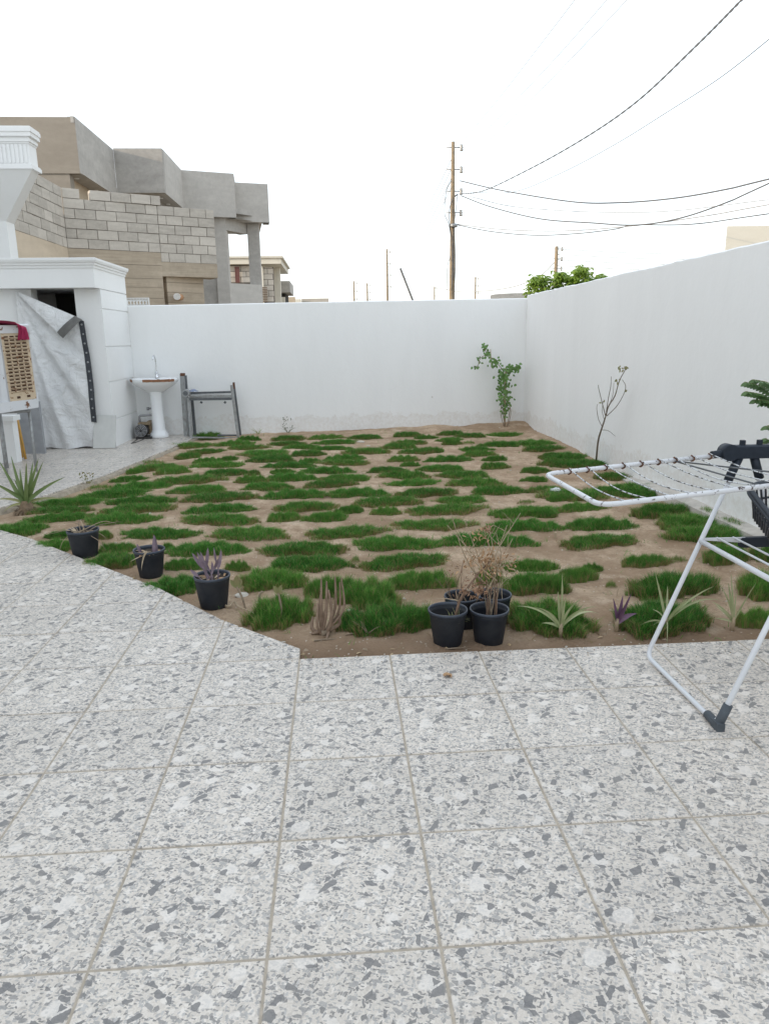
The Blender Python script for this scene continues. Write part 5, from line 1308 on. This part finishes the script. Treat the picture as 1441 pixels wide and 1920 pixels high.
m_ = MB(); m_.tube(smooth_path([(tx_, ty_, .94), (tx_, ty_, 1.10), (tx_-.005, ty_-.03, 1.17), (tx_-.01, ty_-.075, 1.175), (tx_-.012, ty_-.10, 1.12)]), .0095, 9); m_.build('spout', m_chrome, tapo)
m_ = MB(); m_.tube([(tx_+.02, ty_, .90), (tx_+.055, ty_-.01, .905)], .008, 7); m_.build('lever', m_chrome, tapo)
# pump
px_, py_ = -2.64, 7.80
pm = empty('water_pump', (px_, py_, 0), 'small water pump with fan cover and pipe elbow beside the basin', 'pump')
m_dk = simple('dark_pump_metal', (.055, .05, .048), .5, .5, 20, .3); m_alu = simple('grey_alloy', (.36, .36, .37), .5, .3, 20, .2, metal=.4)
m_ = MB(); P = [(px_, py_-.10, .125), (px_, py_+.12, .125)]; m_.tube(P, .085, 20); 
for k in range(12):
    a = 2*math.pi*k/12; m_.tube([(px_+.088*math.cos(a), py_-.08, .125+.088*math.sin(a)), (px_+.088*math.cos(a), py_+.1, .125+.088*math.sin(a))], .006, 4)
m_.build('motor_body', m_dk, pm)
m_ = MB()
for r_ in (.025, .045, .065, .085):
    m_.tube([(px_+r_*math.cos(2*math.pi*i/24), py_-.125, .125+r_*math.sin(2*math.pi*i/24)) for i in range(25)], .005, 5)
for k in range(8):
    a = 2*math.pi*k/8; m_.tube([(px_+.02*math.cos(a), py_-.125, .125+.02*math.sin(a)), (px_+.09*math.cos(a), py_-.12, .125+.09*math.sin(a))], .005, 5)
m_.lathe([(0, 0), (.022, 0)], 12, (px_, py_-.126, .125)); m_.build('fan_cover', m_alu, pm)
m_ = MB(); m_.box(px_-.09, px_+.14, py_-.10, py_+.12, .003, .03, 0, .004); m_.build('base', m_dk, pm)
m_ = MB(); m_.lathe([(.06, 0), (.075, .02), (.075, .16), (.05, .19), (.03, .20)], 14, (px_+.10, py_+.1, .05)); m_.box(px_-.05, px_+.12, py_-.06, py_+.06, .20, .235, 0, .01); m_.build('pump_head', simple('tan_cast_iron', (.32, .24, .15), .7, .4), pm)
m_ = MB(); m_.tube(fillet([(px_-.035, py_, .22), (px_-.035, py_, .33), (px_+.16, py_+.02, .335)], .03), .016, 9); m_.tube([(px_+.06, py_+.1, .42), (px_+.17, py_+.1, .425)], .014, 8); m_.tube([(px_+.075, py_+.09, .40), (px_+.075, py_+.09, .445)], .018, 8); m_.build('pipe', m_alu, pm)
m_ = MB(); m_.tube(smooth_path([G(x, y, .006) for x, y in ((262, 820), (250, 829), (246, 831), (256, 829), (270, 823), (278, 818))]), .005, 6); m_.build('power_cord', m_dk, pm)
# metal stand
YM = 7.72
def MP(x, y, dy=0): return atY(x, y, YM+dy)
ms_ = empty('metal_stand', MP(395, 822), 'rusty galvanised metal stand with roller rails beside the basin', 'metal stand')
def bar(P, Q, w_, d_, mat, name, parent=ms_):
    P = Vector(P); Q = Vector(Q); t_ = (Q-P).normalized(); s_ = t_.cross(Vector((0, 1, 0))).normalized()*w_*.5; u_ = t_.cross(s_).normalized()*d_*.5
    m_ = MB(); m_.add([P-s_-u_, P+s_-u_, P+s_+u_, P-s_+u_, Q-s_-u_, Q+s_-u_, Q+s_+u_, Q-s_+u_], [(3, 2, 1, 0), (4, 5, 6, 7), (0, 1, 5, 4), (1, 2, 6, 5), (2, 3, 7, 6), (3, 0, 4, 7)]); return m_.build(name, mat, parent)
m_gal = simple('grey_angle_iron', (.40, .42, .43), .55, .4, 18, .3, 60, metal=.35, col2=(.26, .25, .24)); m_gald = simple('dark_angle_iron', (.15, .16, .17), .6, .4, 18, .3, 60, metal=.3)
def gz(p, z=-.02): return Vector((p.x, p.y, z))
bar(MP(341, 701, .2), gz(MP(349, 818, .2), .0), .055, .04, m_gal, 'post'); bar(MP(348, 704, .15), gz(MP(356, 818, .15), .0), .03, .04, m_gald, 'post')
bar(MP(342.5, 699.5, .2), MP(342.8, 705, .2), .062, .05, m_rust, 'post_cap')
bar(MP(353, 745), gz(MP(359, 823)), .04, .035, m_gal, 'leg'); bar(MP(360, 747, .3), gz(MP(366, 818, .3)), .04, .035, m_gald, 'leg')
bar(MP(434, 722), gz(MP(447, 824)), .038, .035, m_gal, 'leg'); bar(MP(438, 718, .3), gz(MP(451, 815, .3)), .028, .03, m_gald, 'leg'); bar(MP(438, 717, .3), MP(439, 729, .3), .03, .035, m_rust, 'leg_tip')
bar(MP(352, 741), MP(434, 742), .03, .05, m_gal, 'rail'); bar(MP(356, 749), MP(434, 748), .028, .06, m_gald, 'rail'); bar(MP(358, 737, .3), MP(437, 735, .3), .03, .04, m_gald, 'rail'); bar(MP(356, 745, .15), MP(436, 744, .15), .05, .02, m_gal, 'shelf_plate')
bar(MP(408, 816, .05), MP(447, 816, .05), .02, .03, m_gald, 'foot_bar'); bar(MP(360, 820, .0), MP(447, 821, .0), .018, .03, m_gal, 'foot_bar')
bar(MP(378, 753), MP(377, 756), .03, .03, m_gald, 'bracket'); bar(MP(423, 753), MP(421, 756), .03, .03, m_gald, 'bracket')
m_ = MB(); c_ = MP(349, 737, -.03); m_.tube([c_+Vector((0, .08, 0)), c_-Vector((0, .05, 0))], .055, 18); ro = m_.build('roller', m_gal, ms_)
m_ = MB(); m_.tube([c_-Vector((0, .051, 0)), c_-Vector((0, .055, 0))], .034, 16); m_.build('roller_cap', m_gald, ro)
m_ = MB(); q = MP(362, 733, .02); v = []
for i in range(8):
    for j in range(6): v.append((q.x-.07+i*.02, q.y-.05+j*.02, q.z-.005+.03*math.sin(i*.45)*math.sin(j*.55)+.014*noise.noise((i*.7, j*.7, 2))))
m_.add(v, [(i*6+j, (i+1)*6+j, (i+1)*6+j+1, i*6+j+1) for i in range(7) for j in range(5)], 0, True)
tag(m_.build('rag', simple('blue_rag', (.10, .20, .42), .8, .4, 15, .3, col2=(.35, .30, .25))), 'crumpled blue rag lying on the metal stand', 'rag')

# ------------------------------------------------------------------ air cooler on its stand
YC = 5.0
def CP(x, y, dy=0): return atY(x, y, YC+dy-(72-x)/72*.13)
ac = empty('air_cooler', (-3.1, YC, 0), 'old rusty white evaporative air cooler on a metal stand by the house', 'air cooler')
m_cool = chipped('cooler_paint', (.70, .71, .73), (.27, .13, .07), .60, 9, .5); m_pan = chipped('cooler_panel_paint', (.64, .51, .36), (.30, .13, .06), .565, 30, .6)
m_ = MB(); A0, A1, A2, A3 = CP(-60, 616), CP(54, 612), CP(72, 757), CP(-40, 770)
# the cabinet: leaning slightly, front face plus depth
def quadbox(a, b, c, d, depth, name, mat, parent, bev=0):
    a, b, c, d = (Vector(k) for k in (a, b, c, d)); n_ = (b-a).cross(d-a).normalized(); 
    if n_.y < 0: n_ = -n_
    m_ = MB(); w_ = n_*depth; m_.add([a, b, c, d, a+w_, b+w_, c+w_, d+w_], [(0, 1, 2, 3), (7, 6, 5, 4), (0, 4, 5, 1), (1, 5, 6, 2), (2, 6, 7, 3), (3, 7, 4, 0)]); return m_.build(name, mat, parent)
quadbox(A0, A1, A2, A3, .5, 'cabinet', m_cool, ac)
B0, B1, B2, B3 = CP(1, 625, -.02), CP(52, 622, -.02), CP(69, 747, -.02), CP(20, 754, -.02)
pan = quadbox(B0, B1, B2, B3, .018, 'louvre_panel', m_pan, ac)
def bil(u, v_, off): 
    p = B0.lerp(B1, u).lerp(B3.lerp(B2, u), v_); return Vector((p.x, p.y-off, p.z))
m_hole = simple('louvre_gap', (.10, .05, .03), .9, .5, 40)
for i in range(16):
    v0 = .045+i*.052
    m_ = MB()
    for j in range(4):
        u0 = .10+j*.215; u1 = u0+.155
        m_.add([bil(u0, v0, .002), bil(u1, v0, .002), bil(u1, v0+.026, .002), bil(u0, v0+.026, .002)], [(0, 1, 2, 3)], 0)
        m_.add([bil(u0-.01, v0+.022, .003), bil(u1+.01, v0+.022, .003), bil(u1+.005, v0+.036, .022), bil(u0-.005, v0+.036, .022), bil(u0-.01, v0+.048, .002), bil(u1+.01, v0+.048, .002)], [(0, 1, 2, 3), (3, 2, 5, 4)], 1)
    m_.build('louvre_row', [m_hole, m_pan], pan)
for u0 in (.28, .66):
    m_ = MB(); m_.add([bil(u0, .93, .003), bil(u0+.13, .93, .003), bil(u0+.13, .965, .003), bil(u0, .965, .003)], [(0, 1, 2, 3)]); m_.build('slot', m_hole, pan)
quadbox(CP(2, 755, -.04), CP(71, 748, -.04), CP(73, 764, -.04), CP(-5, 776, -.04), .56, 'water_tray', m_cool, ac)
quadbox(CP(-40, 610, -.03), CP(54, 610, -.03), CP(57, 624, -.03), CP(-40, 626, -.03), .55, 'top_lid', m_cool, ac)
quadbox(CP(-10, 630, -.015), CP(-1, 630, -.015), CP(17, 753, -.015), CP(5, 756, -.015), .02, 'corner_post', m_cool, ac)
for (xa, ya, xb, yb, dy) in ((52, 768, 72, 878, .35), (22, 776, 36, 905, -.02), (56, 766, 106, 905, -.02)) [:0]: pass
zt = CP(40, 772).z
f1, f2 = G(69, 884), G(38, 878); back = Vector((-.37, .93, 0))*.42; f2 = Vector((f2.x, f1.y-.10, 0)); f1 = Vector((f1.x, f1.y, 0))
for Q in (f1, f2, f1+back, f2+back):
    m_ = MB(); m_.tube([(Q.x, Q.y, zt), Q], .015, 8); m_.build('leg', m_gal, ac)
m_ = MB(); m_.tube([(f2.x-.3, f2.y-.06, zt-.012), (f1.x+.02, f1.y, zt-.012)], .014, 8); m_.build('stand_rail', m_gal, ac)
# pink cloth draped over its corner
m_ = MB(); v = []; NU, NV = 12, 26
path = smooth_path([CP(-30, 612, .1), CP(0, 606, .02), CP(25, 607, -.05), CP(40, 610, -.06), CP(44, 622, -.065), CP(45, 637, -.06)], 5)
for i, p in enumerate(path):
    t_ = i/(len(path)-1)
    for j in range(NU+1):
        k = j/NU-.5; w_ = .10+.02*math.sin(t_*7)
        dwn = Vector((k*w_*sstep(.5, .75, t_), -.012*math.sin(k*14+t_*3)*sstep(.4, .8, t_)-.003, k*-.05*(1-sstep(.5, .75, t_))+.006*noise.noise((k*6, t_*9, 2)))); v.append(p+dwn+Vector((0, (k*.22)*(1-sstep(.5, .75, t_)), 0)))
m_.add(v, [(i*(NU+1)+j, i*(NU+1)+j+1, (i+1)*(NU+1)+j+1, (i+1)*(NU+1)+j) for i in range(len(path)-1) for j in range(NU)], 0, True)
tag(m_.build('cloth', simple('crimson_cloth', (.40, .025, .095), .85, .35, 10, .3)), 'crimson cloth draped over the top of the air cooler', 'cloth')
# things under and beside the cooler
lw = empty('low_cabinet', (-3.7, 5.3, 0), 'low white cabinet standing under the air cooler', 'cabinet')
a = G(33, 868); zc_ = atY(20, 780, a.y).z; m_ = MB(); m_.box(a.x-1.2, a.x, a.y, a.y+.14, .0, zc_-.06); m_.build('body', m_white, lw)
m_ = MB(); m_.box(a.x-1.2, a.x+.03, a.y-.03, a.y+.17, zc_-.058, zc_); m_.build('top', m_white, lw)
gp = MB(); a = atY(36, 790, 6.5); gp.box(a.x, a.x+.28, 6.48, 6.53, 0, .66); tag(gp.build('grey_panel', simple('grey_board', (.36, .37, .39), .6, .2)), 'grey board standing behind the cooler stand', 'board')
m_yel = simple('yellow_handle', (.60, .33, .07), .5, .25, 10, .1)
for k, (x0_, y0_, x1_, y1_, lab) in enumerate(((29, 788, 41, 852, 'yellow broom handle leaning under the air cooler, left one'), (32, 786, 47, 855, 'yellow broom handle leaning under the air cooler, right one'))):
    P = G(x1_+2, y1_+8, .0); Q = atY(x0_, y0_-6, P.y+.05); m_ = MB(); m_.tube([P+Vector((0, 0, .012)), Q], .015, 9); tag(m_.build('broom_handle', m_yel), lab, 'broom handle')
b_ = MB(); q = atY(34, 785, 6.0); 
for k in range(3): b_.box(q.x-.06+.006*k, q.x+.10-.008*k, 5.96, 6.04, q.z-.10+k*.06, q.z-.045+k*.06, 0, .01)
tag(b_.build('white_brush_head', m_china), 'white ribbed brush head behind the cooler stand', 'brush') if False else None

# ------------------------------------------------------------------ drying rack
F = Vector
yf, yn = -.150, -.735; xh = 1.85; zh = .90
dr = empty('drying_rack', (1.85, -.44, 0), 'folding white drying rack with chipped wing standing on the patio edge', 'drying rack')
T_ = .0098
# left U frame: legs at both ends, bar along the floor
P = fillet([(xh-.01, yf, zh-.03), (1.512, yf, .014), (1.520, yn, .014), (xh-.01, yn-.005, zh-.03)], .05)
m_ = MB(); m_.tube(P, T_, 10); m_.build('leg_frame', m_whitetube, dr)
P = fillet([(xh+.05, yf, zh-.03), (2.22, yf, .014), (2.22, yn, .014), (xh+.05, yn, zh-.03)], .05)
m_ = MB(); m_.tube(P, T_, 10); m_.build('leg_frame', m_whitetube, dr)
for (x, y, sx_) in ((1.521, yn, 1), (2.22, yn, -1), (2.22, yf, -1)):
    m_ = MB(); lx = (xh-1.512)/zh*sx_ if sx_ > 0 else -(2.22-xh-.05)/zh
    d_ = Vector((lx, 0, 1)).normalized(); sy_ = 1 if y == yn else -1
    m_.tube(fillet([(x, y+.075*sy_, .0155), (x, y-.002*sy_, .0145), Vector((x, y-.002*sy_, .0145))+d_*.085], .022), [.0165]*9, 10)
    m_.box(x-.014, x+.014, y-.024, y+.024, .0, .03); m_.build('foot', m_foot, dr)
# upper wing: frame in one bend, open towards the hub
wz0, wz1 = .885, .842; xe = 1.012
W = fillet([(xh-.05, yf, wz0+.008), (xe, yf-.055, wz1), (xe+.02, yn-.035, wz1), (xh+.0, yn, wz0+.02)], .06)
m_ = MB(); m_.tube(W, .0090, 10); wing = m_.build('wing_frame', m_chip, dr)
Wr = fillet([(xh+.12, yf, wz0+.008), (2.68, yf, wz1), (2.68, yn, wz1), (xh+.06, yn, wz0+.02)], .06)
m_ = MB(); m_.tube(Wr, .0090, 10); wing2 = m_.build('wing_frame', m_chip, dr)
def far_pt(x): t_ = (x-xe)/(xh-.05-xe); return Vector((x, yf-.055*(1-t_), wz1+(wz0+.008-wz1)*t_))
def near_pt(x): t_ = (x-xe-.02)/(xh-xe-.02); return Vector((x, yn-.035*(1-t_), wz1+(wz0+.02-wz1)*t_))
m_str = chipped('line_wire', (.62, .64, .66), (.07, .06, .055), .52, 60)
xs_ = [1.115, 1.19, 1.265, 1.34, 1.415, 1.49, 1.56, 1.635, 1.71]
for k, x in enumerate(xs_):
    a_ = far_pt(x)+Vector((0, 0, .012)); b_ = near_pt(x)+Vector((0, 0, .006)); pts = [a_.lerp(b_, i/10)+Vector((0, 0, -.018*math.sin(math.pi*i/10)*(1+.4*math.sin(k*2.3)))) for i in range(11)]
    m_ = MB(); m_.tube(pts, .0024, 6); m_.build('line', m_str, wing)
    m_ = MB(); m_.tube([a_+Vector((.009*math.cos(t2), -.002, -.006+.017*math.sin(t2))) if False else far_pt(x)+Vector((.004*math.cos(t2*2), .0112*math.cos(t2), .0112*math.sin(t2))) for t2 in [2*math.pi*i/14 for i in range(15)]], .0034, 6); m_.build('ring', m_rust, wing)
# wire braces under the wing
for (xa, xb, ya, yb) in ((1.56, 1.61, yf-.01, yn-.02), (1.56, 1.83, yf-.01, yn+.05)):
    A_ = far_pt(xa)+Vector((0, 0, -.004)); B_ = near_pt(xb)+Vector((0, (yb-yn), -.008)); m_ = MB(); m_.tube([A_, B_], .0032, 6); m_.build('brace', m_gald, wing)
# hub blocks at both ends
for y, s_ in ((yf, 1), (yn, -1)):
    z = zh
    m_ = MB(); m_.tube([(xh-.13, y, z-.008), (xh-.06, y, z-.002)], [.0155, .017], 12); m_.tube([(xh-.06, y-.028, z+.002), (xh-.06, y+.028, z+.002)], .034, 18)
    m_.box(xh-.05, xh+.12, y-.02, y+.02, z-.024, z+.03, 0, .006); m_.tube([(xh+.14, y-.028, z+.002), (xh+.14, y+.028, z+.002)], .034, 18); m_.tube([(xh+.12, y, z), (xh+.2, y, z-.006)], .017, 12)
    m_.tube([(xh-.012, y, z-.02), (xh-.05, y, z-.12)], .018, 10); m_.tube([(xh+.052, y, z-.02), (xh+.085, y, z-.11)], .018, 10)
    m_.box(xh-.012, xh+.006, y-.008, y+.008, z+.03, z+.05); m_.box(xh+.06, xh+.078, y-.008, y+.008, z+.03, z+.05); m_.build('hub', m_navy, dr)
# middle shelf: crossbar, arms with rings and lines, dark clip
zc = .526; xc = 1.512+(xh-1.522)*(zc-.014)/(zh-.044)
m_ = MB(); m_.tube([(xc, yf, zc), (xc, yn, zc)], .0105, 10); cb = m_.build('crossbar', m_whitetube, dr)
for y in (yf, yn):
    m_ = MB(); m_.add([(xc, y-.008, zc+.006), (xc+.19, y-.008, zc-.012), (xc+.19, y-.008, zc+.012), (xc, y-.008, zc+.014), (xc, y+.0, zc+.006), (xc+.19, y, zc-.012), (xc+.19, y, zc+.012), (xc, y, zc+.014)], [(0, 1, 2, 3), (7, 6, 5, 4), (0, 4, 5, 1), (3, 2, 6, 7), (1, 5, 6, 2)]); m_.build('shelf_arm', m_whitetube, cb)
    m_ = MB(); m_.box(xc+.17, xc+.30, y-.018, y+.012, zc-.03, zc+.012, 0, .005); m_.build('shelf_clip', m_navy, cb)
for x in (xc+.07, xc+.14):
    m_ = MB(); m_.tube([(x, yf, zc+.012), (x, yn, zc+.012)], .0045, 7); m_.build('shelf_line', m_whitetube, cb)
# laundry basket resting on the rack, mostly out of frame
m_bk = simple('slate_plastic', (.035, .043, .055), .5, .3, 15, .1); m_bb = simple('dusty_basket_floor', (.20, .165, .155), .7, .3, 20, .2)
C0 = atY(1399, 911, -.25); ex = Vector((1, .05, .10)).normalized(); ey = (atY(1443, 988, -.45)-C0); ey = (ey-ex*ey.dot(ex)).normalized()
bc = C0+ex*.20+ey*.15
bk = empty('laundry_basket', bc, 'dark slate plastic laundry basket propped in the drying rack at the right edge', 'basket')
ax_x, ax_y = ex, -ey; ax_n = ax_x.cross(ax_y)
if ax_n.y > 0: ax_n = -ax_n
def bl(x, y, z): return bc + ax_x*x + ax_y*y + ax_n*(z-.13)
def rrect(hx, hy, r, z, n_=6):
    out = []
    for cx_, cy_, a0 in ((hx-r, hy-r, 0), (-hx+r, hy-r, math.pi/2), (-hx+r, -hy+r, math.pi), (hx-r, -hy+r, 1.5*math.pi)):
        for i in range(n_+1): a = a0+math.pi/2*i/n_; out.append((cx_+r*math.cos(a), cy_+r*math.sin(a), z))
    return out
top = rrect(.20, .15, .05, .13); bot = rrect(.165, .115, .04, .0)
m_ = MB(); m_.tube([bl(*p_) for p_ in top+top[:1]], .011, 8); m_.tube([bl(p_[0]*1.03, p_[1]*1.03, p_[2]-.010) for p_ in top+top[:1]], .009, 8); m_.build('rim', m_bk, bk)
m_ = MB(); m_.tube([bl(p_[0]*.99, p_[1]*.99, .065) for p_ in [((t[0]+b_[0])/2, (t[1]+b_[1])/2) for t, b_ in zip(top, bot)]+[((top[0][0]+bot[0][0])/2, (top[0][1]+bot[0][1])/2)]], .005, 6); m_.build('band', m_bk, bk)
def per(loop, t_):
    L = [(Vector(loop[(i+1) % len(loop)])-Vector(loop[i])).length for i in range(len(loop))]; s_ = sum(L)*t_
    for i, l in enumerate(L):
        if s_ <= l: return Vector(loop[i]).lerp(Vector(loop[(i+1) % len(loop)]), s_/l if l else 0)
        s_ -= l
    return Vector(loop[0])
for k in range(64):
    m_ = MB(); m_.tube([bl(*per(bot, k/64)), bl(*per(top, k/64))], .0045, 5); m_.build('slat', m_bk, bk)
m_ = MB(); fl = [bl(*p_) for p_ in bot]; m_.add(fl, [tuple(range(len(fl)))]); m_.build('base', m_bb, bk)
m_hl = simple('painted_hole_light', (.62, .60, .57), .8)  # pale disc colour painted as light showing through the basket floor
for i in range(9):
    for j in range(6):
        x = -.135+i*.030+(.012 if j % 2 else 0); y = -.09+j*.034
        m_ = MB(); m_.add([bl(x+.007*math.cos(2*math.pi*q_/10), y+.007*math.sin(2*math.pi*q_/10), .003) for q_ in range(10)], [tuple(range(10))]); m_.build('painted_floor_hole', m_hl, bk)

# ------------------------------------------------------------------ tree beyond the right wall
g = random.Random(81); YT = 13.2
tc_ = atY(1055, 540, YT); tr_ = empty('leafy_tree', (tc_.x, YT, -.2), 'sunlit bright green tree top showing above the right wall', 'tree')
m_bark = simple('tree_bark', (.22, .17, .12), .9, .4, 12, .5)
m_ = MB(); m_.tube(smooth_path([(tc_.x, YT, -.2), (tc_.x+.03, YT, .7), (tc_.x-.03, YT, 1.3), (tc_.x, YT, 1.7)]), [.09-.002*i for i in range(19)], 8); m_.build('trunk', m_bark, tr_)
m_tl = grass_mat('tree_leaf', (.22, .34, .05), (.36, .48, .11), .45)
lobes = [(1005, 540, 22, 22), (1030, 548, 25, 14), (1045, 533, 22, 22), (1062, 552, 26, 16), (1095, 525, 26, 24), (1075, 530, 18, 18), (1115, 535, 20, 20), (1010, 525, 14, 12), (1088, 508, 10, 8), (1125, 522, 10, 8), (1050, 518, 10, 9)]
m_ = MB()
for (x, y, rx_, ry_) in lobes:
    lb = MB(); q = atY(x, y, YT); lb.tube(smooth_path([(tc_.x, YT, 1.6), Vector((tc_.x, YT, 1.6)).lerp(q, .5)+Vector((0, .1, .1)), q]), [.04-.0022*i for i in range(13)], 6); lb.build('limb', m_bark, tr_)
    for _ in range(70):
        c_ = atY(x+g.gauss(0, rx_*.5), y+g.gauss(0, ry_*.45), YT+g.uniform(-.45, .45)); a0 = g.uniform(0, 6.28); dn = g.uniform(.0, .7); nl = g.randint(5, 7)
        for j in range(nl):
            a = a0+j*2*math.pi/nl; d = Vector((math.cos(a), math.sin(a)*.8, g.uniform(-.5, .25)-dn*.5)); m_.leaf(c_, d, (0, -.3, 1), g.uniform(.07, .13), .042, .6, 3, 0, .25)
o = m_.build('crown', m_tl, tr_); o['kind'] = 'stuff'
